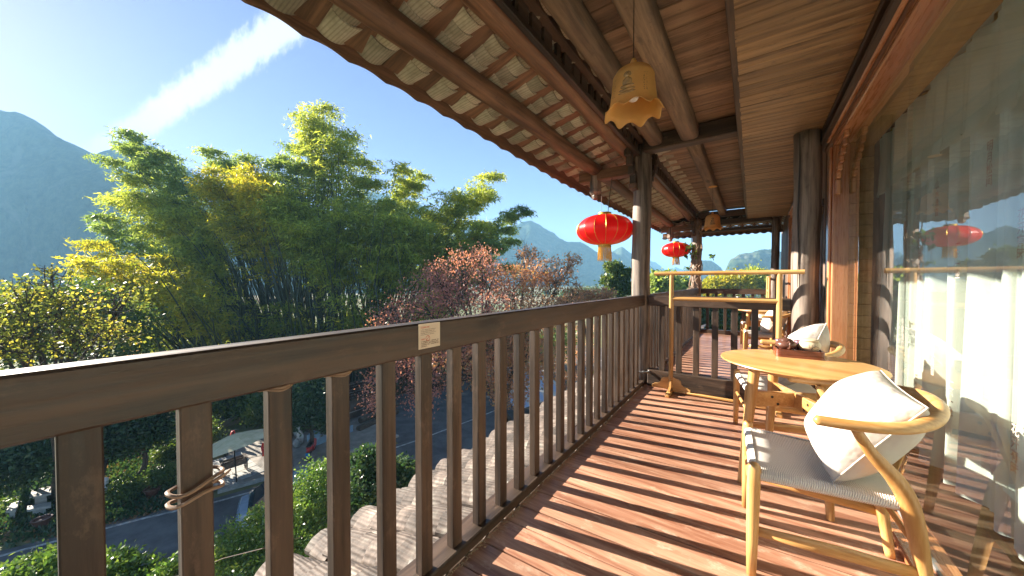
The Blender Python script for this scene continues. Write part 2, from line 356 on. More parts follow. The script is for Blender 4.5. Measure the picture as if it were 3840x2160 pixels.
# ------------------------------------------------------------------ helpers
def props(o, label=None, cat=None, group=None, kind=None):
    if label: o['label'] = label
    if cat: o['category'] = cat
    if group: o['group'] = group
    if kind: o['kind'] = kind
    return o
def thing(name, loc=(0, 0, 0), rz=0.0, label=None, cat=None, group=None, kind=None):
    o = bpy.data.objects.new(name, None); COL.objects.link(o)
    o.location = loc; o.rotation_euler = (0, 0, rz); o.empty_display_size = 0.1
    return props(o, label, cat, group, kind)
def link(name, mesh, parent=None, loc=(0, 0, 0), rot=(0, 0, 0), scale=(1, 1, 1)):
    o = bpy.data.objects.new(name, mesh); COL.objects.link(o)
    o.location = loc; o.rotation_euler = rot; o.scale = scale
    if parent: o.parent = parent
    return o
class MB:
    def __init__(s): s.v = []; s.f = []
    def add(s, vs, fs):
        k = len(s.v); s.v += [tuple(p) for p in vs]; s.f += [tuple(i+k for i in f) for f in fs]; return s
    def box(s, x0, x1, y0, y1, z0, z1, c=0.0, M=None):
        if c <= 0:
            vs = [(x, y, z) for x in (x0, x1) for y in (y0, y1) for z in (z0, z1)]
            fs = [(0, 1, 3, 2), (4, 6, 7, 5), (0, 4, 5, 1), (2, 3, 7, 6), (0, 2, 6, 4), (1, 5, 7, 3)]
        else:
            bm = bmesh.new(); bmesh.ops.create_cube(bm, size=1)
            for v in bm.verts:
                v.co = Vector(((x0+x1)/2+v.co.x*(x1-x0), (y0+y1)/2+v.co.y*(y1-y0), (z0+z1)/2+v.co.z*(z1-z0)))
            bmesh.ops.bevel(bm, geom=bm.edges[:], offset=c, segments=1, affect='EDGES')
            bm.verts.index_update()
            vs = [v.co.copy() for v in bm.verts]; fs = [[v.index for v in f.verts] for f in bm.faces]; bm.free()
        if M is not None: vs = [M @ Vector(p) for p in vs]
        return s.add(vs, fs)
    def bar(s, p, q, w, h, c=0.0, up=(0, 0, 1)):
        p = Vector(p); q = Vector(q); d = q-p; L = d.length; d.normalize()
        u = Vector(up); sx = d.cross(u).normalized(); u = sx.cross(d)
        M = Matrix((( d.x, sx.x, u.x, p.x), (d.y, sx.y, u.y, p.y), (d.z, sx.z, u.z, p.z), (0, 0, 0, 1)))
        return s.box(0, L, -w/2, w/2, -h/2, h/2, c, M)
    def tube(s, pts, rads, n=10, cap=True, flat=None, rough=0.0):
        pts = [Vector(p) for p in pts]; k = len(pts)
        if isinstance(rads, (int, float)): rads = [rads]*k
        vs = []; fs = []; prev = None
        for i, p in enumerate(pts):
            d = (pts[min(i+1, k-1)]-pts[max(i-1, 0)]).normalized()
            a = prev if prev is not None else (Vector((0, 0, 1)) if abs(d.z) < 0.9 else Vector((1, 0, 0)))
            a = (a-d*a.dot(d)).normalized(); prev = a; b = d.cross(a)
            for j in range(n):
                t = 2*PI*j/n; fx = flat if flat else (1, 1)
                r = rads[i]*(1+(rnd.uniform(-rough, rough) if rough else 0))
                vs.append(p+a*math.cos(t)*r*fx[0]+b*math.sin(t)*r*fx[1])
        for i in range(k-1):
            for j in range(n):
                fs.append((i*n+j, i*n+(j+1) % n, (i+1)*n+(j+1) % n, (i+1)*n+j))
        if cap:
            fs.append(tuple(reversed(range(n)))); fs.append(tuple((k-1)*n+j for j in range(n)))
        return s.add(vs, fs)
    def lathe(s, prof, n=24, cx=0, cy=0, sx=1, sy=1):
        vs = []; fs = []
        for r, z in prof:
            for j in range(n):
                t = 2*PI*j/n; vs.append((cx+r*math.cos(t)*sx, cy+r*math.sin(t)*sy, z))
        for i in range(len(prof)-1):
            for j in range(n): fs.append((i*n+j, i*n+(j+1) % n, (i+1)*n+(j+1) % n, (i+1)*n+j))
        if prof[0][0] > 1e-4: fs.append(tuple(reversed(range(n))))
        if prof[-1][0] > 1e-4: fs.append(tuple((len(prof)-1)*n+j for j in range(n)))
        return s.add(vs, fs)
    def grid(s, fn, nu, nv):
        vs = [fn(i/nu, j/nv) for i in range(nu+1) for j in range(nv+1)]
        fs = [(i*(nv+1)+j, (i+1)*(nv+1)+j, (i+1)*(nv+1)+j+1, i*(nv+1)+j+1) for i in range(nu) for j in range(nv)]
        return s.add(vs, fs)
    def prism(s, poly, h0, h1, axis='y'):
        n = len(poly)
        def P(a, b, h): return (a, h, b) if axis == 'y' else ((h, a, b) if axis == 'x' else (a, b, h))
        vs = [P(a, b, h0) for a, b in poly]+[P(a, b, h1) for a, b in poly]
        fs = [tuple(range(n)), tuple(reversed(range(n, 2*n)))]+[(i, i+n, (i+1) % n+n, (i+1) % n) for i in range(n)]
        return s.add(vs, fs)
    def mesh(s, name, mat, smooth=False, fix=True):
        me = bpy.data.meshes.new(name); me.from_pydata(s.v, [], s.f)
        me.materials.append(MATS[mat])
        if fix:
            bm = bmesh.new(); bm.from_mesh(me); bmesh.ops.recalc_face_normals(bm, faces=bm.faces[:]); bm.to_mesh(me); bm.free()
        if smooth:
            me.polygons.foreach_set('use_smooth', [True]*len(me.polygons))
            if smooth != 'all': me.set_sharp_from_angle(angle=math.radians(40))
        me.update(); return me
    def build(s, name, mat, parent=None, smooth=False, world=False, fix=True, **pr):
        if world and parent:
            l = parent.location; s.v = [(x-l.x, y-l.y, z-l.z) for x, y, z in s.v]
        return props(link(name, s.mesh(name, mat, smooth, fix), parent), **pr)
def copytree(o, parent=None):
    c = o.copy(); COL.objects.link(c)
    if parent: c.parent = parent
    for ch in list(o.children): copytree(ch, c)
    return c
def top(name, mb, mat, label, cat, group=None, smooth=False, kind=None):     # a thing that is one mesh, origin at its base
    xs = np.array(mb.v); c = ((xs[:, 0].min()+xs[:, 0].max())/2, (xs[:, 1].min()+xs[:, 1].max())/2, xs[:, 2].min())
    mb.v = [(x-c[0], y-c[1], z-c[2]) for x, y, z in mb.v]
    o = link(name, mb.mesh(name, mat, smooth), None, c)
    return props(o, label, cat, group, kind)
def npmesh(name, V, k, mat):
    n = len(V)//k; me = bpy.data.meshes.new(name)
    me.vertices.add(n*k); me.vertices.foreach_set('co', np.asarray(V, dtype=np.float32).ravel())
    me.loops.add(n*k); me.loops.foreach_set('vertex_index', np.arange(n*k, dtype=np.int32))
    me.polygons.add(n); me.polygons.foreach_set('loop_start', np.arange(0, n*k, k, dtype=np.int32))
    me.polygons.foreach_set('loop_total', np.full(n, k, dtype=np.int32))
    me.materials.append(MATS[mat]); me.update(calc_edges=True); return me
def leaves(P, size, aspect=0.4, droop=0.3, quad=True, rs=NR, dirs=None, spread=1.0):
    n = len(P)
    d = rs.normal(size=(n, 3))*spread
    if dirs is not None: d += dirs
    d[:, 2] -= droop
    d /= np.linalg.norm(d, axis=1)[:, None]
    r = rs.normal(size=(n, 3)); s = np.cross(d, r); s /= np.linalg.norm(s, axis=1)[:, None]
    L = (size*rs.uniform(0.6, 1.3, n))[:, None]; w = L*aspect*0.5
    if quad:
        V = np.stack([P, P+d*L*0.45+s*w, P+d*L, P+d*L*0.45-s*w], 1)
        return V.reshape(-1, 3)
    V = np.stack([P-s*w, P+s*w, P+d*L], 1); return V.reshape(-1, 3)
def cloud(cs, n, sub=14, rs=NR, shell=0.55, subr=0.22):
    """points clumped inside ellipsoids cs = [(centre, radii, weight)]"""
    out = []; wsum = sum(c[2] for c in cs)
    for c, r, w in cs:
        m = max(4, int(n*w/wsum)); k = max(3, int(m/sub))
        u = rs.normal(size=(k, 3)); u /= np.linalg.norm(u, axis=1)[:, None]
        rad = shell+(1-shell)*rs.rand(k)**0.5; rad[rs.rand(k) < 0.25] *= 0.5
        ctr = np.array(c)+u*rad[:, None]*np.array(r)
        idx = rs.randint(0, k, m)
        out.append(ctr[idx]+rs.normal(size=(m, 3))*np.mean(r)*subr*rs.uniform(0.5, 1.2, k)[idx][:, None])
    return np.concatenate(out)

# ------------------------------------------------------------------ STRUCTURE: ground, road, hills, haze
b = MB()
S = 9000
b.grid(lambda u, v: (-S+2*S*u, -S+2*S*v, GZ), 24, 24)
b.build('ground', 'ground', kind='structure', fix=False)
def gat(px, py, dz=0.0):
    p = hit(px, py, z=GZ+dz); return p
# road edge (far side) follows the painted line, the near side lies under the building
e = [gat(-500, 1500), gat(0, 1400), gat(165, 1356), gat(370, 1303), gat(545, 1263), gat(690, 1222), gat(1010, 1122), gat(1056, 1106), gat(1200, 1052), gat(1420, 960), gat(1560, 880)]
e = [Vector((p.x, p.y, 0)) for p in e]
e[0] = e[1]+(e[1]-e[3])*4
def ribbon(name, pts, off0, off1, z0, mat, kind='structure', thick=0.0, parent=None):
    mb = MB(); k = len(pts)
    L = []; R_ = []
    for i, p in enumerate(pts):
        d = (pts[min(i+1, k-1)]-pts[max(i-1, 0)]).normalized(); nn = Vector((d.y, -d.x, 0))
        L.append(p+nn*off0); R_.append(p+nn*off1)
    for i in range(k-1):
        a, c, d2_, e2 = L[i], R_[i], R_[i+1], L[i+1]
        if thick:
            vs = [(q.x, q.y, z) for z in (z0-thick, z0) for q in (a, c, d2_, e2)]
            mb.add(vs, [(0, 3, 2, 1), (4, 5, 6, 7), (0, 1, 5, 4), (1, 2, 6, 5), (2, 3, 7, 6), (3, 0, 4, 7)])
        else:
            mb.add([(q.x, q.y, z0) for q in (a, c, d2_, e2)], [(0, 1, 2, 3)])
    o = mb.build(name, mat, parent, fix=bool(thick))
    if kind: o['kind'] = kind
    return o
ribbon('road', e, -0.35, 7.0, GZ+0.03, 'asphalt')
ribbon('road_marking', e, -0.04, 0.10, GZ+0.036, 'paint')
ribbon('road_marking', e, 5.6, 5.72, GZ+0.036, 'paint')
ribbon('yard', e[6:11], -11.0, -0.36, GZ+0.022, 'asphalt')
# paved apron where the cart stands, with a kerb and its paving slabs
ap = [gat(545, 1253), gat(690, 1212), gat(1010, 1105)]
ap = [Vector((p.x, p.y, 0)) for p in ap]
ribbon('pavement', ap, -7.5, -0.55, GZ+0.10, 'concrete', thick=0.15)
ribbon('kerb', ap, -0.55, -0.35, GZ+0.13, 'stone', thick=0.18)
pv = thing('paving', (ap[0].x-0.6, ap[0].y, GZ+0.105), kind='structure')
slab = MB().box(-0.24, 0.24, -0.24, 0.24, 0, 0.02, 0.008).mesh('slab', 'stone')
for i in range(7):
    for j in range(5):
        link('paving_slab', slab, pv, (-0.5*i-0.2+rnd.uniform(-.01, .01), -0.2+0.5*j, rnd.uniform(0, .006)))
def fbm(P, freq, oct_=5, seed=0):
    from mathutils import noise as mn
    return [mn.fractal(Vector((p[0]*freq+seed, p[1]*freq, p[2]*freq)), 1.0, 2.1, oct_) for p in P]
def hill(name, sky_pts, t0, depth, mat='hill', n=(90, 26), rough=0.05, seed=0):
    """karst ridge whose crest passes above the given pixels at camera depth t0"""
    xs = np.array([p[0] for p in sky_pts], float); ys = np.array([p[1] for p in sky_pts], float)
    nu, nv = n; vs = []; P = []
    from mathutils import noise as mn
    for i in range(nu+1):
        px = xs[0]+(xs[-1]-xs[0])*i/nu; py = np.interp(px, xs, ys)
        c = dep(px, py, t0); v = pixdir(px, 708); hd = Vector((v.x, v.y, 0)); 
        hz = max(c.z-GZ+4, 1)
        for j in range(nv+1):
            a = -1+2*j/nv
            prof = max(0.0, 1-abs(a)**2.2)**0.55
            z = GZ-4+hz*prof
            q = c+hd*(a*depth/hd.length)
            k = mn.fractal(Vector((q.x/depth*3.0+seed, q.y/depth*3.0, z/depth*3.0)), 1.0, 2.0, 6)
            k2 = mn.fractal(Vector((q.x/depth*14+seed, q.y/depth*14, z/depth*14)), 1.0, 2.0, 4)
            off = depth*(0.10*k+rough*k2*0.35)
            vs.append((q.x+hd.x/hd.length*off*(1 if a < 0 else -1)*1.5, q.y+hd.y/hd.length*off*1.5, z+(k2*hz*rough*(0.35 if prof > 0.9 else 1.0))*min(1, prof*2)))
    fs = [(i*(nv+1)+j, (i+1)*(nv+1)+j, (i+1)*(nv+1)+j+1, i*(nv+1)+j+1) for i in range(nu) for j in range(nv)]
    mb = MB().add(vs, fs); o = mb.build(name, mat, kind='structure', smooth='all'); return o
hill('mountain', [(-900, 640), (-600, 430), (-350, 340), (-150, 300), (0, 293), (55, 298), (95, 318), (130, 345), (165, 370), (200, 386), (238, 404), (270, 392), (300, 378), (330, 368), (380, 372), (420, 400), (520, 470), (650, 520), (800, 560), (960, 620), (1100, 700)], 520, 190, n=(160, 34), rough=0.02, seed=3)
hill('mountain', [(900, 480), (1000, 500), (1100, 540), (1230, 600), (1290, 575), (1315, 565), (1335, 560), (1360, 572), (1400, 600), (1430, 612), (1460, 612), (1480, 622), (1500, 640), (1520, 627), (1545, 640), (1565, 622), (1590, 640), (1625, 660), (1660, 690), (1700, 706)], 1050, 240, n=(160, 26), rough=0.02, seed=9)
hill('mountain', [(1590, 706), (1612, 690), (1630, 655), (1650, 660), (1672, 680), (1700, 672), (1720, 680), (1738, 672), (1758, 690), (1780, 700)], 1900, 150, n=(80, 18), rough=0.02, seed=14)
hill('hill', [(1700, 708), (1716, 690), (1735, 668), (1760, 655), (1790, 656), (1812, 672), (1830, 700), (1836, 708)], 800, 80, n=(70, 24), rough=0.07, seed=21)
hill('hill', [(1816, 708), (1824, 682), (1836, 655), (1860, 640), (1890, 636), (1915, 628), (1945, 628), (1985, 640), (2040, 620), (2100, 650), (2160, 708)], 560, 90, n=(110, 34), rough=0.08, seed=33)
hill('hill', [(1930, 708), (2050, 660), (2200, 540), (2400, 470), (2650, 520), (2900, 640), (3300, 708)], 900, 150, n=(60, 20), rough=0.05, seed=41)
# haze box
hz = MB().box(-3600, 3600, -3600, 3600, GZ-1, 262)
ho = hz.build('haze', 'paper', kind='stuff')
hm = bpy.data.materials.new('haze'); hm.use_nodes = True; hm.node_tree.nodes.clear()
hv = hm.node_tree.nodes.new('ShaderNodeVolumePrincipled'); hq = hm.node_tree.nodes.new('ShaderNodeOutputMaterial')
hv.inputs['Color'].default_value = (0.28, 0.56, 0.82, 1); hv.inputs['Density'].default_value = 0.00055; hv.inputs['Anisotropy'].default_value = 0.0
hm.node_tree.links.new(hv.outputs[0], hq.inputs['Volume']); ho.data.materials.clear(); ho.data.materials.append(hm)

# ------------------------------------------------------------------ STRUCTURE: deck
XL, XG = -1.01, 0.60
YE = 9.12
deck = thing('floor', (0, 4, 0), kind='structure')
sub = MB().box(-1.16, 0.60, -1.6, YE+0.05, -0.20, -0.045).build('joist_base', 'darkwood_y', deck, world=True)
y = -1.4; seams = [y]
while y < YE: y += rnd.uniform(0.13, 0.185); seams.append(y)
def slant(y): return max(0.0, min(0.15, 0.03+0.05*y)) if y < 3.4 else max(0.0, 0.15-(y-3.4)*0.2)
for i in range(len(seams)-1):
    y0, y1 = seams[i], min(seams[i+1], YE)
    if y0 >= YE-0.02: break
    g = 0.0032; s0, s1 = slant(y0), slant(y1); dz = rnd.uniform(-0.0022, 0.0016)
    def yy(yb, s, x): return min(yb+s*(x-XL)/1.6, YE)
    cy = (y0+y1)/2; c = 0.0025
    xa, xb = XL, XG-0.03
    vs = []
    for x, ins in ((xa, 0), (xb, 0)):
        a, d_ = yy(y0, s0, x)+g-cy, yy(y1, s1, x)-g-cy
        vs += [(x, a, -0.035), (x, a, -c+dz), (x, a+c, dz), (x, d_-c, dz), (x, d_, -c+dz), (x, d_, -0.035)]
    fs = [(j, j+1, j+7, j+6) for j in range(5)]+[(5, 0, 6, 11), (0, 5, 4, 3, 2, 1), (6, 7, 8, 9, 10, 11)]
    o = MB().add(vs, fs).build('floor_board', 'deckwood', deck); o.location = (0, cy-4, 0)

# ------------------------------------------------------------------ railings
def railing(name, label, p0, p1, dir_, first, n, pitch, group=None, post_in=None, handw=0.07, bot=(0.0, 0.052), curb=True):
    """railing from p0 to p1 (floor line of its inner face); dir_ 'y' or 'x'"""
    t = thing(name, (p0[0], p0[1], 0), label=label, cat='railing')
    x0, y0 = p0; x1, y1 = p1
    if dir_ == 'y':
        MB().box(x0-handw, x0, y0, y1, 0.922, 1.044, 0.006).build('handrail', 'darkwood_y', t, world=True)
        MB().box(x0-0.125, x0, y0, y1, bot[0], bot[1], 0.006).build('bottom_rail', 'darkwood_y', t, world=True)
        me = MB().box(-0.040, 0, 0, 0.056, bot[1]-0.001, 0.9215, 0.003).mesh('baluster', 'darkwood_z')
        for i in range(n):
            yy_ = first+pitch*i
            if yy_ > y1-0.06: break
            link('baluster', me, t, (-0.024+rnd.uniform(-.002, .002), yy_-y0+rnd.uniform(-.003, .003), 0), (0, 0, rnd.uniform(-.02, .02)))
    else:
        MB().box(x0, x1, y0, y0+0.07, 0.922, 1.040, 0.006).build('handrail', 'darkwood_x', t, world=True)
        MB().box(x0, x1, y0-0.02, y0+0.10, bot[0], bot[1], 0.008).build('bottom_rail', 'darkwood_x', t, world=True)
        me = MB().box(0, 0.058, 0, 0.040, bot[1]-0.001, 0.9215, 0.003).mesh('baluster', 'darkwood_z')
        for i in range(n):
            xx = first+pitch*i
            if xx > x1-0.05: break
            link('baluster', me, t, (xx-x0+rnd.uniform(-.003, .003), 0.018, 0), (0, 0, rnd.uniform(-.02, .02)))
    return t
rail_near = railing('wooden_railing', 'long dark brown railing in front with the paper notice on its handrail', (XL, -1.4), (XL, 4.10), 'y', 1.196-0.168*15, 34, 0.168)
railing('wooden_railing', 'dark railing of the far balcony running from the lantern post to the vine post', (XL, 4.30), (XL, 9.0), 'y', 4.36, 28, 0.168)
railing('wooden_railing', 'short dark partition railing behind the clothes rack, between lantern post and thick column', (-0.98, 4.12), (0.305, 4.12), 'x', -0.860, 8, 0.172, bot=(0.0, 0.186))
railing('wooden_railing', 'end railing closing the far balcony under the distant hills', (-0.98, 9.08), (0.32, 9.08), 'x', -0.87, 8, 0.172, bot=(0.0, 0.09))
# grit and fallen bits along the curb
gm = MB()
for k in range(900):
    y = rnd.uniform(0.3, 4.0); x = XL+0.004+abs(rnd.gauss(0, 0.013)); s_ = rnd.uniform(0.0012, 0.0042)
    gm.add([(x-s_, y-s_, 0.0006), (x+s_*1.3, y, 0.0006), (x, y+s_*1.6, 0.0006), (x, y, 0.001+s_)], [(0, 1, 3), (1, 2, 3), (2, 0, 3), (0, 2, 1)])
flat('grit', (0.50, 0.36, 0.24), 0.9)
gm.build('grit', 'grit', kind='stuff')
# rattan ties
def tie(name, y, z, label, droop, full=True, r=0.0045):
    mb = MB(); pts = []
    if full:
        for k in range(2):
            pts = []
            for i in range(29):
                a = 2*PI*i/28; cx, cy = -1.054, y+0.028
                pts.append((cx+0.036*math.cos(a)*(1.0 if abs(math.cos(a)) < .7 else 1.0), cy+0.048*math.sin(a), z-0.03*k+droop*math.sin(a+k)+0.004*math.sin(3*a+k)))
            mb.tube(pts, r, 6, cap=False)
        mb.tube([(-1.018, y+0.05, z), (-1.006, y+0.066, z+0.012), (-1.002, y+0.078, z+0.022)], [r, r, r*0.6], 6)
    else:
        pts = [(-1.06+0.045*math.sin(a), y+0.028-0.040*math.cos(a), z+0.010*a/PI+0.004*math.sin(3*a)) for a in np.linspace(0, PI*1.1, 14)]
        mb.tube(pts, r*0.9, 6)
        mb.tube([(p[0], p[1], p[2]-0.007) for p in pts], r*0.7, 6)
    return top(name, mb, 'rattan', label, 'tie', 'rattan ties on the near railing', smooth=True)
tie('rattan_tie', 0.188, 0.735, 'rattan strip wound twice round the middle of a near baluster', 0.010)
tie('rattan_tie', 0.356, 0.918, 'rattan strip under the handrail, the nearer of the two just below it', 0, False)
tie('rattan_tie', 0.524, 0.918, 'rattan strip under the handrail, the farther of the two just below it', 0, False)

# ------------------------------------------------------------------ posts and columns
def post(name, x, y, z0, z1, r, label, mat='greypost', n=20):
    mb = MB(); k = 22; prof = []
    pts = [(x+0.006*math.sin(3.1*i/k*PI), y+0.006*math.cos(2.3*i/k*PI), z0+(z1-z0)*i/k) for i in range(k+1)]
    mb.tube(pts, [r*(1+0.02*math.sin(i*1.7)) for i in range(k+1)], n, rough=0.012)
    return top(name, mb, mat, label, 'post', smooth='all')
post('timber_post', -1.08, 4.20, 0, 2.80, 0.103, 'round weathered timber post beside the nearest red lantern')
post('timber_post', -1.08, 9.12, 0, 2.72, 0.105, 'round timber post with dry vines climbing up it at the far corner')
post('timber_column', 0.405, 4.16, 0, 2.58, 0.102, 'thick cracked timber column at the end of the partition railing')
post('timber_column', 0.395, 9.12, 0, 2.56, 0.070, 'dark timber column at the far end beside the wall')
# long check crack on the thick column
cr = MB().tube([(0.340, 4.063, 1.15), (0.346, 4.062, 1.5), (0.336, 4.063, 1.8), (0.344, 4.062, 2.3), (0.340, 4.063, 2.55)], [0.002, 0.006, 0.008, 0.006, 0.003], 5)
col3 = [o for o in COL.objects if o.name == 'timber_column'][0]
cr.build('crack', 'ink', col3, world=True)

# ------------------------------------------------------------------ ceiling over the balcony
ceil = thing('ceiling', (-0.55, 4, 2.86), kind='structure')
cb = MB().box(-0.50, 0.50, -0.108, 0.108, 0, 0.02, 0.004).mesh('ceiling_board', 'ceilwood')
y = -1.5; i = 0
while y < 9.25:
    link('ceiling_board', cb, ceil, (-0.03+0.0, y-4+0.11, rnd.uniform(-.004, .004)), (rnd.uniform(-.008, .008), 0, rnd.uniform(-.006, .006)), (0.97, 1, 1)); y += 0.2205
MB().box(-1.12, 0.70, -1.6, 9.4, 2.90, 2.96).build('roof_deck', 'darkwood_y', ceil, world=True)
# joists (round-edged logs) and cross beams
def log(x, y0, y1, z, w, h, name='joist', mat='beamwood', ch=0.035):
    mb = MB(); n = 14; vs = []; fs = []
    K = 10
    for k in range(K+1):
        yv = y0+(y1-y0)*k/K
        for j in range(n):
            a = 2*PI*j/n; cx = math.copysign(abs(math.cos(a))**0.55, math.cos(a)); cz = math.copysign(abs(math.sin(a))**0.55, math.sin(a))
            vs.append((x+cx*w/2*(1+0.02*math.sin(k*1.3+x*9)), yv, z+cz*h/2*(1+0.02*math.cos(k*1.1))))
    for k in range(K):
        for j in range(n): fs.append((k*n+j, k*n+(j+1) % n, (k+1)*n+(j+1) % n, (k+1)*n+j))
    fs.append(tuple(range(n))); fs.append(tuple(K*n+j for j in range(n)))
    mb.add(vs, fs); return mb.build(name, mat, ceil, world=True, smooth='all')
log(-0.555, -1.5, 4.04, 2.775, 0.175, 0.16)
log(-0.895, -1.5, 4.04, 2.785, 0.15, 0.14)
log(-0.555, 4.20, 9.05, 2.765, 0.145, 0.15)
MB().box(-1.03, -0.105, 4.05, 4.19, 2.68, 2.85, 0.01).build('cross_beam', 'darkwood_x', ceil, world=True)
MB().box(-1.03, 0.33, 9.06, 9.20, 2.50, 2.62, 0.01).build('cross_beam', 'darkwood_x', ceil, world=True)
MB().box(-1.03, 0.33, 9.08, 9.18, 2.35, 2.42, 0.01).build('cross_beam', 'darkwood_x', ceil, world=True)
MB().box(-1.03, -0.105, 9.00, 9.06, 2.66, 2.80, 0.01).build('cross_beam', 'darkwood_x', ceil, world=True)
MB().box(-0.125, -0.085, -1.5, 9.05, 2.57, 2.855, 0.004).build('edge_board', 'darkwood_y', ceil, world=True)
# soffit of narrow boards against the wall
sof = thing('soffit', (0.2, 4, 2.57), kind='structure')
sb = MB().box(-0.335, 0.335, -0.0405, 0.0405, 0, 0.018, 0.005).mesh('soffit_board', 'soffitwood')
y = -1.5
while y < 9.06:
    link('soffit_board', sb, sof, (0.037, y-4, rnd.uniform(-.0012, .0012)), (0, 0, rnd.uniform(-.002, .002))); y += 0.084
MB().box(-0.082, 0.56, -1.55, 9.08, 2.592, 2.61).build('soffit_backing', 'darkwood_x', sof, world=True)

# ------------------------------------------------------------------ overhanging tiled eaves
eave = thing('tiled_eaves', (-1.5, 4, 2.7), label='tiled eaves overhanging the balcony, pale tile undersides showing between red-brown boards', cat='roof')
SLP = 0.235
def zr(x): return 2.70+(x+1.64)*SLP          # underside of the boards
bt = MB()
Lb = 1.12
for_x0, for_x1 = -2.00, -0.98
batten = MB().box(0, (for_x1-for_x0)*1.027, -0.060, 0.060, 0, 0.016, 0.003).mesh('batten', 'redwood_x')
ang = -math.atan(SLP)
PB = 0.2150
ys = []
y = -1.45
while y < 10.1: ys.append(y); y += 0.26
for y in ys:
    link('batten', batten, eave, (for_x0+1.5, y-4+rnd.uniform(-.006, .006), zr(for_x0)-2.7), (rnd.uniform(-.02, .02), ang, rnd.uniform(-.006, .006)))
# pan tiles, hollow side up: thin shells sagging between the boards, lapped like shingles
def pantile(w, L, sag, th, n=6, up=1):
    mb = MB(); vs = []
    for x in (0, L):
        for s in (0, 1):
            for j in range(n+1):
                a = -1+2*j/n
                vs.append((x, a*w/2, up*(sag*(a*a)-sag)+s*th))
    m_ = n+1; fs = []
    for j in range(n):
        fs.append((j, j+1, 2*m_+j+1, 2*m_+j)); fs.append((m_+j, 3*m_+j, 3*m_+j+1, m_+j+1))
        fs.append((j, m_+j, m_+j+1, j+1)); fs.append((2*m_+j, 2*m_+j+1, 3*m_+j+1, 3*m_+j))
    fs += [(0, 2*m_, 3*m_, m_), (n, m_+n, 3*m_+n, 2*m_+n)]
    return mb.add(vs, fs)
pt = pantile(0.205, 0.175, 0.044, 0.012).mesh('tile', 'undertile', smooth=True)
rows = [for_x0-0.02+0.098*k for k in range(11)]
cnt = 0
cand = []
for i in range(len(ys)-1):
    for r, x in enumerate(rows):
        cand.append((abs(ys[i]-0.0)+0.0, ys[i]+0.13, x, r))
cand.sort()
rest = MB()
for q, (d_, y, x, r) in enumerate(cand):
    loc = (x+1.5+rnd.uniform(-.006, .006), y-4+rnd.uniform(-.008, .008), zr(x)+0.030-2.7+rnd.uniform(-.002, .002))
    rot = (rnd.uniform(-.05, .05), ang+0.115, rnd.uniform(-.05, .05))
    if q < 298:
        link('tile', pt, eave, loc, rot)
    else:
        M = Matrix.Translation(loc) @ Euler(rot).to_matrix().to_4x4()
        rest.add([M @ v.co for v in pt.vertices], [tuple(p.vertices) for p in pt.polygons])
rest.build('distant_tiles', 'undertile', eave, kind='stuff')
# cover tiles on top close the roof against the light, their noses give the scalloped edge
cov = MB()
for y in ys:
    def fn(u, v, y=y): 
        x = for_x0-0.07+u*1.12; a = -1+2*v
        return (x+1.5, y-4+a*0.088, zr(x)-2.7+0.045+0.045*(1-a*a)+0.012*((u*9) % 1.0))
    cov.grid(fn, 27, 6)
cov.build('cover_tiles', 'rooftile', eave, fix=False, kind='stuff')
lining = MB().bar((for_x0-0.02+1.5, 0, zr(for_x0)-2.7+0.092), (-0.90+1.5, 0, zr(-0.90)-2.7+0.092), 11.6, 0.012, up=(0, 0, 1))
lining.v = [(x, y_+0.3, z) for x, y_, z in lining.v]
lining.build('lining_board', 'darkwood_y', eave)
# wavy fascia
fz = MB(); N = 440
def ez(y): return 2.580-0.026*min(max(y, -1), 4.0)+(0.006*(y-4) if y > 4 else 0)
vs = []
for k in range(N+1):
    y = -1.5+11.55*k/N; ph = ((y-ys[0]) % 0.26)/0.26
    low = ez(y)+0.020*abs(math.sin(PI*ph))*1.0
    for x, z in ((-2.045, zr(-2.02)+0.035), (-2.045, low), (-2.02, low-0.004), (-2.02, zr(-2.02)+0.030)):
        vs.append((x+1.5, y-4, z-2.7))
fs = [(k*4+j, k*4+(j+1) % 4, (k+1)*4+(j+1) % 4, (k+1)*4+j) for k in range(N) for j in range(4)]
fz.add(vs, fs).build('fascia', 'redwood_y', eave)
def purlin(x, z, r, y0, y1, mat='redwood_y'):
    mb = MB(); k = 24
    mb.tube([(x+1.5+0.008*math.sin(i*0.5), y0+(y1-y0)*i/k-4, z-2.7+0.006*math.sin(i*0.8)) for i in range(k+1)], [r*(1+0.03*math.sin(i*1.3)) for i in range(k+1)], 14)
    mb.build('purlin', mat, eave, smooth='all')
purlin(-1.64, 2.620, 0.078, -1.5, 4.22); purlin(-1.64, 2.600, 0.070, 4.22, 9.25)
purlin(-1.20, 2.725, 0.080, -1.5, 4.22); purlin(-1.20, 2.70, 0.070, 4.22, 9.2)
# far end return of the roof
MB().box(-2.0, 0.6, 9.95, 9.98, 2.36, 2.50).build('end_fascia', 'redwood_x', eave, world=True)
sc_ = MB()
for i in range(17):
    x = -1.95+i*0.155
    sc_.tube([(x, 9.93, 2.372), (x, 10.0, 2.372)], 0.062, 10, flat=(0.55, 1))
sc_.build('end_tile_noses', 'rooftile', eave, world=True, kind='stuff')
for i in range(11):
    MB().bar((-1.85+i*0.235, 9.20, 2.66), (-1.85+i*0.235, 9.95, 2.50), 0.09, 0.016).build('end_batten', 'redwood_y', eave, world=True)
endt = MB()
for i in range(11):
    for k in range(6):
        M = Matrix.Translation((-1.73+i*0.235, 9.93-0.125*k, 2.52+0.0267*k)) @ Euler((0, 0, -PI/2)).to_matrix().to_4x4()
        endt.add([M @ v.co for v in pt.vertices], [tuple(p.vertices) for p in pt.polygons])
endt.build('end_tiles', 'undertile', eave, world=True, kind='stuff')
MB().bar((-0.7, 9.15, 2.76), (-0.7, 10.0, 2.58), 2.7, 0.012).build('end_lining', 'darkwood_x', eave, world=True)

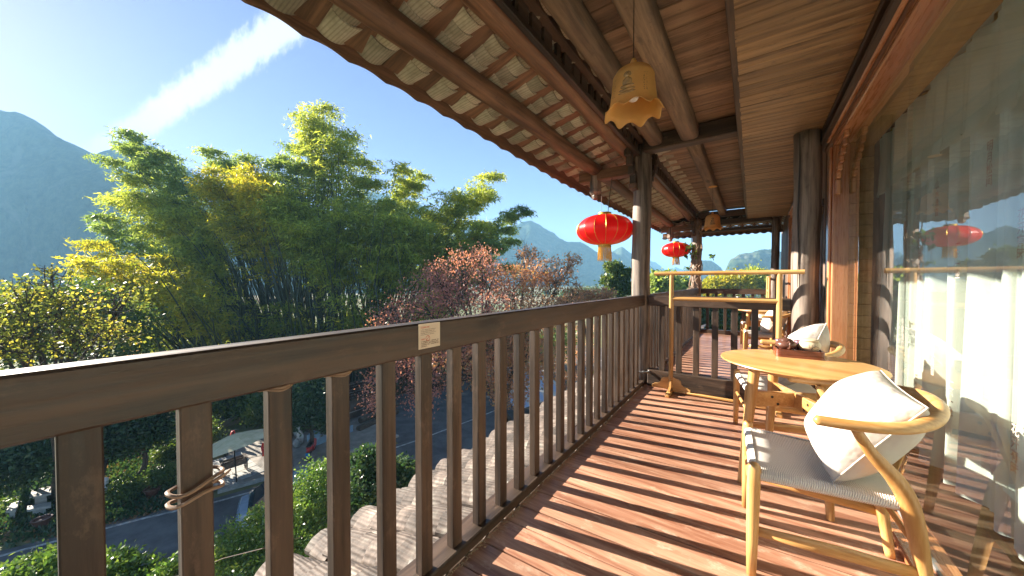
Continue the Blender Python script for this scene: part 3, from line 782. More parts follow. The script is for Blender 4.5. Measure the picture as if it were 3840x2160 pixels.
# ------------------------------------------------------------------ bracket frames over the posts
def bracket_frame(y, zoff, label):
    t = thing('eaves_bracket', (-1.08, y, 2.3), label=label, cat='bracket')
    def B(name, mb, mat='darkwood_x', smooth=False): mb.build(name, mat, t, world=True, smooth=smooth)
    z = 2.545+zoff
    B('beam', MB().box(-1.86, -1.0, y-0.055, y+0.055, z-0.065, z+0.060, 0.008), 'redwood_x')
    # hanging lotus stub
    pr = [(0.070, z+0.07), (0.073, z-0.14), (0.070, z-0.165), (0.078, z-0.175), (0.078, z-0.20), (0.060, z-0.225), (0.045, z-0.24), (0.050, z-0.255), (0.040, z-0.285), (0.012, z-0.30), (0.0, z-0.30)]
    B('pendant', MB().lathe(pr, 8, -1.655, y), 'greypost')
    # diagonal strut and stepped fret blocks
    B('strut', MB().bar((-1.235, y-0.10, 2.74), (-1.165, y-0.03, z-0.02), 0.045, 0.05, up=(0, 1, 0)), 'redwood_z')
    for k in range(5):
        a = 0.055*k
        B('fret_block', MB().box(-1.175, -1.105, y-0.17-0.075*k, y-0.105-0.075*k, 2.34+0.085*k, 2.48+0.085*k, 0.005), 'darkwood_z')
        B('fret_block', MB().box(-1.06, -1.00, y+0.105+0.075*k, y+0.17+0.075*k, 2.34+0.085*k, 2.48+0.085*k, 0.005), 'darkwood_z')
    B('fret_foot', MB().box(-1.18, -1.10, y-0.19, y-0.06, 2.27, 2.335, 0.006), 'redwood_z')
    return t
bracket_frame(4.20, 0.0, 'carved bracket beam with hanging pendant on the post by the nearest lantern')
bracket_frame(9.12, -0.06, 'carved bracket beam with hanging pendant on the far corner post')
fr = thing('lattice_frieze', (-1.08, 4, 2.7), label='dark lattice frieze running along the post line beneath the eaves', cat='frieze')
for (y0, y1) in ((-1.5, 4.10), (4.30, 9.02)):
    MB().box(-1.115, -1.075, y0, y1, 2.655, 2.70, 0.004).build('lower_bar', 'darkwood_y', fr, world=True)
    MB().box(-1.10, -1.03, y0, y1, 2.80, 2.853, 0.004).build('upper_bar', 'darkwood_y', fr, world=True)
blk = MB().box(-0.012, 0.012, -0.055, 0.055, 0, 0.10, 0.003).mesh('lattice_block', 'darkwood_y')
y = -1.4; i = 0
while y < 9:
    if not (4.05 < y < 4.35) : link('lattice_block', blk, fr, (-0.012, y-4, 0.0 if i % 3 else 0.0), (0, 0, 0), (1, 1.0 if i % 4 else 0.5, 1))
    y += 0.145; i += 1
cable = MB().tube([(-1.02, -1.2+0.35*i, 2.845+0.012*math.sin(i*1.9)) for i in range(16)], 0.006, 6)
top('electric_cable', cable, 'blackmetal', 'thin black cable clipped along the dark frieze under the ceiling edge', 'cable')

# ------------------------------------------------------------------ house wall, glass door, room
wall = thing('timber_wall', (0.6, 5, 0), label='timber plank wall of the house beside the thick column and the white drainpipe', cat='wall')
pl = MB().box(-0.014, 0.014, -0.048, 0.048, 0.0, 2.56, 0.004).mesh('wall_board', 'wallwood')
y = 4.42
while y < 5.75: link('wall_board', pl, wall, (-0.02+rnd.uniform(-.004, .004), y-5, 0)); y += 0.103
y = 8.6
while y < 10.4: link('wall_board', pl, wall, (-0.02+rnd.uniform(-.004, .004), y-5, 0)); y += 0.103
MB().box(0.60, 0.70, 4.30, 10.5, 0, 2.7).build('wall_core', 'darkwood_z', wall, world=True)
MB().box(0.555, 0.60, 4.33, 4.40, 0, 2.56, 0.006).build('trim', 'wallwood', wall, world=True)
MB().box(0.545, 0.60, 4.40, 5.75, 1.93, 2.0, 0.006).build('trim', 'darkwood_y', wall, world=True)
# panels above the door
hd = thing('wall_boarding', (0.52, 2, 2.4), label='dark boarded wall strip with mouldings above the sliding glass doors', cat='wall')
MB().box(0.54, 0.60, -1.5, 4.30, 2.40, 2.62).build('panel', 'redwood_y', hd, world=True)
MB().box(0.495, 0.54, -1.5, 4.33, 2.535, 2.568, 0.005).build('moulding', 'darkwood_y', hd, world=True)
MB().box(0.49, 0.54, -1.5, 4.33, 2.425, 2.455, 0.005).build('moulding', 'darkwood_y', hd, world=True, label='paler moulding just above the orange door frame')
bd = MB().box(-0.005, 0.005, -0.012, 0.012, 0, 0.075, 0.002).mesh('batten', 'darkwood_z')
y = -1.4
while y < 4.25: link('batten', bd, hd, (0.012, y-2, 0.057)); y += 0.10
ZT = 2.36
def sliding(name, y0, y1, label, seams=()):
    t = thing(name, (0.60, y0, 0), label=label, cat='glass door')
    def B(n, mb, mat, **k): mb.build(n, mat, t, world=True, **k)
    B('head_frame', MB().box(0.555, 0.66, y0, y1+0.10, ZT, ZT+0.055, 0.006), 'orange_y')
    B('head_frame', MB().box(0.520, 0.66, y0, y1+0.10, ZT+0.0555, ZT+0.064+0.02, 0.006), 'orange_y')
    B('jamb', MB().box(0.555, 0.66, y1, y1+0.115, 0.0, ZT-0.0005, 0.006), 'orange_z')
    B('jamb_moulding', MB().box(0.535, 0.5545, y1+0.03, y1+0.085, 0.0, ZT-0.0005, 0.006), 'orange_z')
    B('jamb', MB().box(0.555, 0.66, y1+0.1155, y1+0.30, 0.0, ZT+0.05, 0.006), 'orange_z', label='plainer brown outer door jamb')
    B('sill', MB().box(0.545, 0.70, y0, y1, 0.0, 0.036, 0.006), 'orange_y')
    B('track', MB().box(0.612, 0.634, y0, y1, 0.0365, 0.050, 0.002), 'greyplastic')
    # carved corner bracket: a stair of moulded blocks down the jamb
    for k in range(6):
        B('corner_bracket', MB().box(0.565, 0.598, y1-0.085-0.055*k, y1-0.02-0.035*k, ZT-0.30+0.050*k, ZT-0.245+0.050*k, 0.009), 'orange_y')
    B('corner_bracket', MB().box(0.565, 0.602, y1-0.05, y1-0.001, ZT-0.43, ZT-0.30, 0.010), 'orange_z')
    ed = [y0]+list(seams)+[y1-0.0005]
    for i in range(len(ed)-1):
        xg = 0.618 if i % 2 == 0 else 0.629
        B('pane', MB().box(xg, xg+0.008, ed[i]-(0.02 if i else 0), ed[i+1], 0.0505, ZT-0.0005), 'glass')
    return t
sliding('sliding_glass_door', -1.45, 3.96, 'orange-framed glass door behind the wooden chairs, reflecting lantern, sky and railing', seams=(2.50,))
sliding('sliding_glass_door', 5.85, 7.95, 'far orange-framed glass door of the neighbouring room, behind the thick column')
# little red-brown wooden ornament standing on the sill edge near the camera
dst = MB(); 
dst.box(0.50, 0.56, 1.78, 1.90, 0.0, 0.02, 0.004); dst.box(0.515, 0.545, 1.79, 1.82, 0.0205, 0.075, 0.006); dst.box(0.515, 0.545, 1.84, 1.87, 0.0205, 0.065, 0.006); dst.box(0.51, 0.55, 1.795, 1.865, 0.0655, 0.082, 0.006)
top('door_stop', dst, 'orange_y', 'small carved reddish wooden block standing on the floor by the glass door', 'door stop')
# interior
def st(name, mb, mat): mb.build(name, mat, kind='structure')
st('room_floor', MB().box(0.705, 4.2, -1.6, 4.6, -0.05, 0.0), 'darkwood_x')
st('room_wall', MB().box(4.2, 4.3, -1.6, 4.6, -0.05, 0.35).box(4.2, 4.3, -1.6, 4.6, 2.7, 2.9).box(4.2, 4.3, -1.6, -0.6, 0.35, 2.7).box(4.2, 4.3, 4.2, 4.6, 0.35, 2.7), 'housewall')  # unseen back wall, its wide opening added to let sky light brighten the curtain
st('room_wall', MB().box(0.705, 4.2, -1.7, -1.6, -0.05, 2.9), 'housewall')
st('room_wall', MB().box(0.705, 4.2, 4.62, 4.7, -0.05, 2.9), 'darkwood_z')
st('room_ceiling', MB().box(0.705, 4.3, -1.7, 4.7, 2.9, 3.0), 'housewall')
st('room_wall', MB().box(0.705, 4.2, 5.8, 10.4, -0.05, 2.9), 'darkwood_z')
rev = thing('pine_door_surround', (0.8, 2, 0), label='pale pine boards lining the door opening inside the glass', cat='door surround')
MB().box(0.665, 0.86, -1.45, 4.255, ZT+0.03, ZT+0.06, 0.003).build('head_board', 'pine', rev, world=True)
pj = MB().box(-0.010, 0.010, -0.0, 0.001, 0, 1).v
y = 0
for k in range(24):
    MB().box(0.665, 0.86, 4.26, 4.28, 0.002+0.1*k, 0.098+0.1*k, 0.003).build('side_board', 'pine', rev, world=True)
MB().box(0.665, 0.86, 4.285, 4.60, 0.0, 2.45).build('side_core', 'pine', rev, world=True)
# curtains
def curtain(name, y0, y1, x, z0, z1, amp, wl, label, seed, n=900, nv=8, scall=False, mat='sheer'):
    mb = MB(); r = random.Random(seed); phs = [r.uniform(0, 6) for _ in range(6)]
    def fn(u, v):
        y = y0+(y1-y0)*u; t_ = 2*PI*y/wl
        s = math.sin(t_+0.9*math.sin(t_*0.37+phs[0])+phs[1])
        xx = x+amp*(math.copysign(abs(s)**0.6, s)*(0.75+0.3*math.sin(t_*0.21+phs[2])))*(0.75+0.35*(1-v))+0.012*math.sin(t_*2.7+phs[3]+v*2)
        yy_ = y+0.45*amp*math.sin(2*t_+phs[4])*0.5+0.03*(1-v)*math.sin(t_*0.5+phs[5])
        zl = z0+(0.035*(s if scall else 0))
        return (xx, yy_, zl+(z1-zl)*v)
    mb.grid(fn, n, nv)
    return mb
t = thing('sheer_curtain', (0.98, 2, 0), label='pale sheer curtain hanging in folds behind the glass door, with faint red script', cat='curtain')
curtain('c', -1.4, 4.36, 0.985, 0.03, 2.37, 0.062, 0.235, '', 3).build('drape', 'sheer', t, world=True, smooth='all', fix=False)
curtain('v', -1.4, 4.34, 0.925, 1.98, 2.46, 0.040, 0.36, '', 8, scall=True, n=700).build('valance', 'sheer', t, world=True, smooth='all', fix=False)
hem = curtain('h', -1.4, 4.34, 0.923, 1.98, 2.46, 0.040, 0.36, '', 8, scall=True, n=700)
# keep only the lowest strip as hem band
hem2 = MB()
def hemf():
    src = hem.v; nv = 9; vs = []; 
    for i in range(701):
        a = src[i*nv]; b_ = src[i*nv+1]; vs += [(a[0]-0.002, a[1], a[2]), (a[0]-0.002+(b_[0]-a[0])*0.4, b_[1], a[2]+0.030)]
    fs = [(2*i, 2*i+2, 2*i+3, 2*i+1) for i in range(700)]
    hem2.add(vs, fs).build('hem', 'sheer', t, world=True, fix=False, smooth='all')
hemf()
rod = MB().tube([(0.985, -1.4, 2.50), (0.985, 4.38, 2.50)], 0.014, 12)
for k in range(26): rod.tube([(0.985, -1.2+0.22*k, 2.48), (0.985, -1.2+0.22*k, 2.52)], 0.024, 12)
rod.build('curtain_rod', 'gold', t, world=True, smooth=True)

# text helper
def text_mesh(body, size, mat, extrude=0.0):
    cu = bpy.data.curves.new('txt', 'FONT'); cu.body = body; cu.size = size; cu.extrude = extrude; cu.resolution_u = 2; cu.offset = size*0.02
    o = bpy.data.objects.new('txt', cu); COL.objects.link(o)
    dg = bpy.context.evaluated_depsgraph_get(); me = bpy.data.meshes.new_from_object(o.evaluated_get(dg))
    bpy.data.objects.remove(o); bpy.data.curves.remove(cu)
    me.materials.clear(); me.materials.append(MATS[mat]); return me
flat('faintred', (0.60, 0.46, 0.42), 0.8)
calli = ['山\n水\n清\n音', '云\n来\n山\n更\n佳', '竹\n影\n清\n風', '心\n静\n如\n水', '花\n开\n有\n時', '明\n月\n松\n间', '一\n茶\n一\n坐']
for k, yv in enumerate(np.arange(1.35, 4.2, 0.27)):
    try: me = text_mesh(calli[k % 7], 0.055, 'faintred')
    except Exception: break
    for zz in ((1.75, 0.85) if k % 2 else (1.45, 0.55)):
        o = link('script', me, t, (0.905-0.985+0.005-0.0, yv+rnd.uniform(-.03, .03)-2, zz+rnd.uniform(-.1, .1)), (PI/2, 0, -PI/2))
        o.location.x = -0.062

# white drainpipe, grey conduit
pp = MB(); 
pp.tube([(0.545, 4.50, 0.0), (0.545, 4.50, 1.86)], 0.018, 14)
dp = thing('drainpipe', (0.545, 4.50, 0), label='white plastic drainpipe running down the plank wall behind the thick column', cat='pipe')
pp.build('pipe', 'pvc', dp, world=True, smooth=True)
MB().tube([(0.545, 4.50, 1.8605), (0.545, 4.50, 1.90), (0.548, 4.50, 1.93), (0.562, 4.50, 1.955), (0.59, 4.50, 1.965)], 0.021, 14).build('elbow', 'paper', dp, world=True, smooth=True)
for zz in (1.40, 0.75): MB().lathe([(0.018, zz), (0.0235, zz), (0.0235, zz+0.016), (0.018, zz+0.016)], 14, 0.545, 4.50).build('clip', 'pvc', dp, world=True)
cd = MB().tube([(-1.10, 4.02, 0.155), (-1.04, 4.04, 0.157), (-0.98, 4.075, 0.155), (-0.96, 4.095, 0.165), (-0.955, 4.10, 0.175)], 0.013, 10)
cd.tube([(-1.09, 4.025, 0.156), (-1.075, 4.03, 0.156)], 0.018, 10); cd.tube([(-1.02, 4.05, 0.156), (-1.005, 4.057, 0.156)], 0.018, 10)
top('conduit', cd, 'greyplastic', 'short grey plastic conduit at the foot of the post by the railing corner', 'pipe', smooth=True)

# ------------------------------------------------------------------ paper notice on the handrail
sg = thing('paper_notice', (XL+0.0008, 0.88, 0.995), label='cream no-smoking notice with red heading stuck on the handrail', cat='sign')
MB().box(0.0, 0.0012, -0.053, 0.053, -0.048, 0.046, 0.0).build('card', 'paper', sg)
def ptxt(body, size, mat, y, z):
    me = text_mesh(body, size, mat); o = link('lettering', me, sg, (0.0016, y, z), (PI/2, 0, PI/2)); return o
ptxt('CLEAN AIR', 0.0085, 'redprint', -0.043, 0.030)
for k, s_ in enumerate(['In order to keep our rooms smoke free, we', 'will charge 200RMB cleaning fee, if signs', 'of smoking are found in this room or room', 'balcony. Thank for your understanding.']):
    ptxt(s_, 0.0042, 'brownprint', -0.043, 0.0225-0.0062*k)
ptxt('无烟房', 0.0062, 'redprint', -0.041, -0.0145)
for k, s_ in enumerate(['为了给您和其他宾客一个清新的环境，我们', '房间为无烟客房，如在房间或阳台内吸烟，', '将收取清洁费二百元，感谢您的理解与支持', '谢谢您的合作。']):
    ptxt(s_, 0.0046, 'brownprint', -0.041, -0.0225-0.0062*k)
rg = MB(); 
for a in range(24):
    a0 = 2*PI*a/24; a1 = 2*PI*(a+1)/24
    rg.add([(0.0017, -0.009+r*math.cos(q), -0.010+r*math.sin(q)) for r, q in ((0.0105, a0), (0.0105, a1), (0.0086, a1), (0.0086, a0))], [(0, 1, 2, 3)])
rg.add([(0.0017, -0.009+dx, -0.010+dz) for dx, dz in ((-0.0072, -0.006), (-0.006, -0.0072), (0.0072, 0.006), (0.006, 0.0072))], [(0, 1, 2, 3)])
rg.build('no_smoking_symbol', 'redprint', sg, fix=False)

# ------------------------------------------------------------------ red lanterns
def lantern(x, y, zc, R, label, hang_z):
    t = thing('red_lantern', (x, y, zc), label=label, cat='lantern', group='red lanterns under the eaves')
    H = R*0.535
    pr = []
    for k in range(25):
        a = -PI/2*0.93+PI*0.93*k/24
        pr.append((R*max(0.18, abs(math.cos(a))**0.86), H*math.sin(a)/math.sin(PI/2*0.93)))
    # pleated silk: slightly hollow between the ribs
    mb = MB(); n = 96; vs = []
    for r, z in pr:
        for j in range(n):
            th = 2*PI*j/n; rr_ = r*(1-0.018*abs(math.sin(th*8)))
            vs.append((rr_*math.cos(th), rr_*math.sin(th), z))
    fs = [(i*n+j, i*n+(j+1) % n, (i+1)*n+(j+1) % n, (i+1)*n+j) for i in range(24) for j in range(n)]
    mb.add(vs, fs).build('silk_body', 'silk', t, smooth='all')
    for j in range(16):
        th = 2*PI*j/16
        MB().tube([(r*1.004*math.cos(th), r*1.004*math.sin(th), z) for r, z in pr], 0.0028*R/0.35, 4, cap=False).build('rib', 'gold', t)
    MB().lathe([(R*0.235, H*0.97), (R*0.235, H*1.16), (R*0.215, H*1.16), (R*0.215, H*0.97)], 28).build('top_ring', 'gold', t, smooth=True)
    brg = MB().lathe([(R*0.23, -H*0.96), (R*0.235, -H*1.16), (R*0.21, -H*1.16), (R*0.21, -H*0.96)], 28).build('bottom_ring', 'gold', t, smooth=True)
    fm = MB()
    for j in range(70):
        th = 2*PI*j/70+rnd.uniform(-.03, .03); r = R*0.222; L = R*0.50*rnd.uniform(0.85, 1.08); dx = rnd.uniform(-.006, .006)
        fm.tube([(r*math.cos(th), r*math.sin(th), -H*1.15), (r*1.02*math.cos(th)+dx, r*1.02*math.sin(th), -H*1.15-L*0.5), ((r*1.03)*math.cos(th)+dx*2, r*1.03*math.sin(th)-dx, -H*1.15-L)], 0.0028, 3)
    fm.build('fringe', 'fringe', brg)
    MB().tube([(-R*0.12, 0, H*1.14), (-R*0.14, 0.0, hang_z-zc)], 0.0018, 5).build('hanging_wire', 'wire', t)
    MB().tube([(R*0.12, 0, H*1.14), (R*0.16, 0.0, (hang_z-zc)*0.6), (R*0.26, 0, hang_z-zc)], 0.0042, 6).build('power_cord', 'blackmetal', t)
    return t
lantern(-1.515, 4.16, 1.848, 0.345, 'large red silk lantern hanging against the nearer post', 2.48)
lantern(-1.525, 9.10, 1.975, 0.330, 'smaller-looking red silk lantern hanging beside the vine-covered far post', 2.46)

# ------------------------------------------------------------------ bell lamps
def bell(x, y, z0, label, rose_z, facing):
    t = thing('bell_lamp', (x, y, z0), label=label, cat='lamp', group='ochre bell lamps under the ceiling')
    n = 64; R0 = 0.132
    def prof(v):   # v 0 bottom .. 1 top
        return [(0.0, 0.136), (0.10, 0.122), (0.25, 0.112), (0.5, 0.105), (0.75, 0.099), (0.80, 0.101), (0.81, 0.094), (0.90, 0.082), (0.97, 0.050), (1.0, 0.014)]
    P = prof(0)
    vv = np.array([p[0] for p in P]); rv = np.array([p[1] for p in P])
    mb = MB(); K = 26; Hh = 0.245
    vs = []
    for s_ in (0, 1):
        for i in range(K+1):
            v = i/K; r = float(np.interp(v, vv, rv))-s_*0.004
            for j in range(n):
                th = 2*PI*j/n
                c8 = abs(math.cos(4*th)); lob = c8**0.7
                fl = max(0, 1-v/0.16)
                zz = v*Hh+fl*(1-lob)*(-0.0)+fl*(0.030*(1-c8**3)) ; rr_ = r+fl*0.010*(c8**3)
                vs.append((rr_*math.cos(th), rr_*math.sin(th), zz-s_*0.003*(v > 0.9)))
    fs = []
    for s_ in (0, 1):
        o = s_*(K+1)*n
        for i in range(K):
            for j in range(n): fs.append((o+i*n+j, o+i*n+(j+1) % n, o+(i+1)*n+(j+1) % n, o+(i+1)*n+j))
    o = (K+1)*n
    for j in range(n): fs.append((j, o+j, o+(j+1) % n, (j+1) % n))
    mb.add(vs, fs).build('shade', 'bellcover', t, smooth='all')
    MB().lathe([(0.0, 0.235), (0.016, 0.238), (0.016, 0.27), (0.009, 0.285), (0, 0.285)], 12).build('neck', 'bellcover', t, smooth=True)
    # seated figure in low relief on the side, and small inscriptions
    rm = MB(); fx, fy = math.cos(facing), math.sin(facing); sx_, sy_ = -fy, fx
    def blob(u, z, a, h, dpt):
        r = float(np.interp(z/Hh, vv, rv))-0.0015
        ang_ = facing+u/r; ct, st_ = math.cos(ang_), math.sin(ang_)
        pts = []
        N1 = 10
        rings = 4; vs_ = []
        for i in range(rings+1):
            q = i/rings*PI/2
            for j in range(N1):
                w_ = 2*PI*j/N1; uu = a*math.cos(q)*math.cos(w_); hh = h*math.cos(q)*math.sin(w_); dd = dpt*math.sin(q)
                vs_.append((ct*(r+dd)-st_*uu, st_*(r+dd)+ct*uu, z+hh))
        fs_ = [(i*N1+j, i*N1+(j+1) % N1, (i+1)*N1+(j+1) % N1, (i+1)*N1+j) for i in range(rings) for j in range(N1)]
        rm.add(vs_, fs_)
    blob(0, 0.158, 0.019, 0.019, 0.002); blob(0, 0.157, 0.010, 0.013, 0.007); blob(0, 0.128, 0.018, 0.022, 0.006)
    blob(-0.016, 0.122, 0.007, 0.018, 0.005); blob(0.016, 0.122, 0.007, 0.018, 0.005)
    blob(0, 0.103, 0.034, 0.009, 0.007); blob(0, 0.085, 0.040, 0.008, 0.006); blob(0, 0.072, 0.042, 0.006, 0.006)
    rm.build('relief', 'bellrelief', t, smooth='all')
    im = MB()
    for cgrp in (-0.085, -0.072, 0.078, 0.092):
        for k in range(9):
            z = 0.16-0.0105*k; r = float(np.interp(z/Hh, vv, rv))+0.0006; a_ = facing+cgrp/r
            for q in range(3):
                a1 = a_+rnd.uniform(-.03, .03); a2 = a1+rnd.uniform(.01, .045); zz = z+rnd.uniform(-.003, .003); h_ = rnd.choice((0.0009, 0.004))
                im.add([(r*math.cos(w_), r*math.sin(w_), z_) for w_, z_ in ((a1, zz), (a2, zz), (a2, zz+h_), (a1, zz+h_))], [(0, 1, 2, 3)])
    im.build('inscription', 'bellrelief', t, fix=False)
    MB().lathe([(0, 0.075), (0.020, 0.08), (0.030, 0.10), (0.028, 0.13), (0.014, 0.16), (0.012, 0.20), (0, 0.20)], 16).build('light_bulb', 'bulb', t, smooth=True)
    MB().tube([(0, 0, 0.28), (0, 0, rose_z-z0)], 0.0022, 6).build('cord', 'blackmetal', t)
    MB().lathe([(0.0, rose_z-z0-0.012), (0.055, rose_z-z0-0.006), (0.062, rose_z-z0), (0, rose_z-z0)], 20).build('ceiling_rose', 'bellcover', t, smooth=True)
bell(-0.497, 1.76, 2.03, 'ochre bell-shaped lamp hanging nearest, large against the ceiling boards', 2.69, math.radians(-90))
bell(-0.518, 6.20, 2.015, 'ochre bell-shaped lamp hanging over the far balcony', 2.69, math.radians(-85))

# ------------------------------------------------------------------ wooden clothes rack
def rack(x, y, rz, label):
    t = thing('clothes_rack', (x, y, 0), rz, label=label, cat='clothes rack')
    def B(n, mb, mat): mb.build(n, mat, t, smooth=True)
    B('top_bar', MB().tube([(-0.632, 0, 1.288), (0.632, 0, 1.288)], 0.0205, 14, flat=(1, 1.1)), 'ash_x')
    B('middle_bar', MB().tube([(-0.452, 0, 1.018), (0.452, 0, 1.018)], 0.0200, 14), 'ash_x')
    for s_ in (-1, 1):
        B('upright', MB().tube([(s_*0.458, 0, 0.055), (s_*0.458, 0, 0.9), (s_*0.458, 0, 1.273)], [0.0235, 0.023, 0.0215], 14), 'ash_z')
        ft = MB().box(s_*0.458-0.022, s_*0.458+0.022, -0.21, 0.085, 0.0, 0.032, 0.005)
        B('foot', ft, 'ash_y')
        poly = [(-0.10, 0.0325), (-0.10, 0.045), (-0.085, 0.060), (-0.06, 0.062), (-0.045, 0.080), (-0.040, 0.125), (-0.028, 0.145), (-0.0205, 0.150), (-0.0205, 0.0325)]
        B('foot_wing', MB().prism(poly, s_*0.458-0.011, s_*0.458+0.011, 'x'), 'ash_z')
        poly = [(0.0205, 0.0325), (0.0205, 0.150), (0.030, 0.145), (0.040, 0.125), (0.048, 0.080), (0.062, 0.062), (0.08, 0.05), (0.08, 0.0325)]
        B('foot_wing', MB().prism(poly, s_*0.458-0.011, s_*0.458+0.011, 'x'), 'ash_z')
        for q in (-1, 1):
            poly = [(s_*0.458+q*a, z) for a, z in ((0.0205, 0.033), (0.19, 0.033), (0.19, 0.058), (0.165, 0.075), (0.13, 0.080), (0.105, 0.10), (0.095, 0.135), (0.075, 0.155), (0.045, 0.160), (0.0205, 0.168))]
            B('foot_wing', MB().prism(poly, -0.011, 0.011, 'y'), 'ash_x')
    B('stretcher', MB().box(-0.436, 0.436, -0.017, 0.017, 0.012, 0.0325, 0.004), 'ash_x')
    return t
rack(-0.25, 3.985, 0.0, 'pale wooden clothes rack standing by the partition railing behind the round table')
rack(0.265, 8.45, PI/2, 'pale wooden clothes rack seen end-on at the far end of the balcony')

# ------------------------------------------------------------------ wishbone chairs
def smooth_path(pts, n):
    pts = [Vector(p) for p in pts]; out = []
    k = len(pts)
    for i in range(k-1):
        p0, p1, p2, p3 = pts[max(i-1, 0)], pts[i], pts[i+1], pts[min(i+2, k-1)]
        for j in range(n):
            t_ = j/n
            out.append(0.5*((2*p1)+(-p0+p2)*t_+(2*p0-5*p1+4*p2-p3)*t_*t_+(-p0+3*p1-3*p2+p3)*t_**3))
    out.append(pts[-1]); return out
def lerp_r(rs_, n):
    out = []
    for i in range(len(rs_)-1):
        for j in range(n): out.append(rs_[i]+(rs_[i+1]-rs_[i])*j/n)
    return out+[rs_[-1]]
def make_chair(label, group):
    t = thing('wishbone_chair', (0, 0, 0), 0, label=label, cat='chair', group=group)
    def B(n, mb, mat, sm='all'): return mb.build(n, mat, t, smooth=sm)
    for s_ in (-1, 1):
        pts = [(0.228, s_*0.247, 0), (0.226, s_*0.246, 0.15), (0.224, s_*0.245, 0.35), (0.222, s_*0.244, 0.445), (0.222, s_*0.244, 0.458), (0.222, s_*0.244, 0.464)]
        B('leg', MB().tube(pts, [0.017, 0.0205, 0.0235, 0.0225, 0.018, 0.008], 16), 'ash_z')
        path = [(-0.290, s_*0.185, 0.0), (-0.262, s_*0.192, 0.20), (-0.226, s_*0.203, 0.40), (-0.186, s_*0.222, 0.50), (-0.110, s_*0.262, 0.60), (-0.062, s_*0.288, 0.685)]
        B('leg', MB().tube(smooth_path(path, 6), lerp_r([0.0165, 0.022, 0.0285, 0.0265, 0.0195, 0.0145], 6), 16), 'ash_z')
        B('stretcher', MB().tube([(0.225, s_*0.245, 0.185), (0.0, s_*0.220, 0.185), (-0.262, s_*0.193, 0.185)], [0.020, 0.026, 0.022], 12, flat=(1, 0.38)), 'ash_x')
        B('seat_rail', MB().tube([(0.222, s_*0.238, 0.418), (-0.220, s_*0.197, 0.412)], 0.011, 8), 'ash_x')
        # Y splat arm
        B('back_splat', MB().tube(smooth_path([(-0.238, s_*0.004, 0.44), (-0.262, s_*0.010, 0.54), (-0.290, s_*0.035, 0.64), (-0.316, s_*0.072, 0.738)], 5), 0.019, 10, flat=(0.32, 1)), 'ash_z')
    B('stretcher', MB().tube([(0.225, -0.24, 0.275), (0.225, 0.24, 0.275)], 0.0115, 10), 'ash_y')
    B('stretcher', MB().tube([(-0.262, -0.185, 0.245), (-0.262, 0.185, 0.245)], 0.015, 10, flat=(1, 0.55)), 'ash_y')
    arm = [(0.045, -0.312, 0.700), (-0.08, -0.305, 0.702), (-0.188, -0.278, 0.712), (-0.268, -0.210, 0.728), (-0.318, -0.108, 0.744), (-0.333, 0, 0.750), (-0.318, 0.108, 0.744), (-0.268, 0.210, 0.728), (-0.188, 0.278, 0.712), (-0.08, 0.305, 0.702), (0.045, 0.312, 0.700)]
    path = smooth_path(arm, 8); rr_ = lerp_r([0.0175, 0.0185, 0.0205, 0.0225, 0.024, 0.0245, 0.024, 0.0225, 0.0205, 0.0185, 0.0175], 8)
    e0 = path[0]+(path[0]-path[1]).normalized()*0.009; e1 = path[-1]+(path[-1]-path[-2]).normalized()*0.009
    B('arm_rail', MB().tube([e0]+path+[e1], [0.006]+rr_+[0.006], 18), 'ash_x')
    # woven cord seat: dips in the middle, wraps round its rails
    def sw(u):  # half width at x
        return 0.197+0.043*((u+0.195)/0.415)
    mb = MB(); N = 28
    def top_(u, v):
        x = -0.228+0.458*u; y = (-1+2*v)*(sw(x)+0.014)
        ex = min(1, (1-abs(2*u-1))*6); ey = min(1, (1-abs(2*v-1))*6)
        edge = math.sqrt(max(0, 1-(1-ex)**2))*0.5+math.sqrt(max(0, 1-(1-ey)**2))*0.5
        z = 0.415+0.020*min(math.sqrt(max(0, 1-(1-ex)**2)), math.sqrt(max(0, 1-(1-ey)**2)))-0.018*(1-(2*u-1)**2)*(1-(2*v-1)**2)
        if u > 0.93: z += 0.010*(2*v-1)**2
        return (x, y, z)
    def bot_(u, v):
        p = top_(u, v); d_ = 0.018 if 0.03 < u < 0.97 and 0.03 < v < 0.97 else 0.004
        return (p[0], p[1], 0.412-d_-0.004)
    mb.grid(top_, N, N); mb.grid(bot_, N, N)
    # edge band
    vs = []; per = [(0, j/N) for j in range(N)]+[(i/N, 1) for i in range(N)]+[(1, 1-j/N) for j in range(N)]+[(1-i/N, 0) for i in range(N)]
    for u, v in per: vs += [top_(u, v), bot_(u, v)]
    k = len(per); mb.add(vs, [(2*i, 2*((i+1) % k), 2*((i+1) % k)+1, 2*i+1) for i in range(k)])
    B('seat', mb, 'cord')
    cs_ = MB()
    # strands wrapped round the two side rails and the front rail, as thick short loops
    for s_ in (-1, 1):
        for i in range(62):
            x = -0.205+0.415*i/61; y = s_*(sw(x)+0.012)
            cs_.tube([(x-0.001, y-s_*0.020, 0.434), (x, y+s_*0.001, 0.428), (x+0.003, y+s_*0.004, 0.414), (x+0.005, y-s_*0.002, 0.402)], 0.0036, 4)
    for i in range(70):
        y = -0.222+0.444*i/69
        cs_.tube([(0.212, y, 0.435), (0.232, y+0.001, 0.429), (0.236, y+0.003, 0.415), (0.228, y+0.004, 0.401)], 0.0036, 4)
    cs_.build('cord_wrap', 'rope', t, kind='stuff')
    return t
ch1 = make_chair('pale wooden wishbone chair nearest the camera with a white cushion standing on its corner', 'wishbone chairs with white cushions')
ch1.location = (0.225, 1.945, 0); ch1.rotation_euler = (0, 0, PI+0.05)
ch2 = copytree(ch1); ch2['label'] = 'wishbone chair on the far side of the near round table'
ch2.location = (0.165, 3.22, 0); ch2.rotation_euler = (0, 0, PI+0.17)
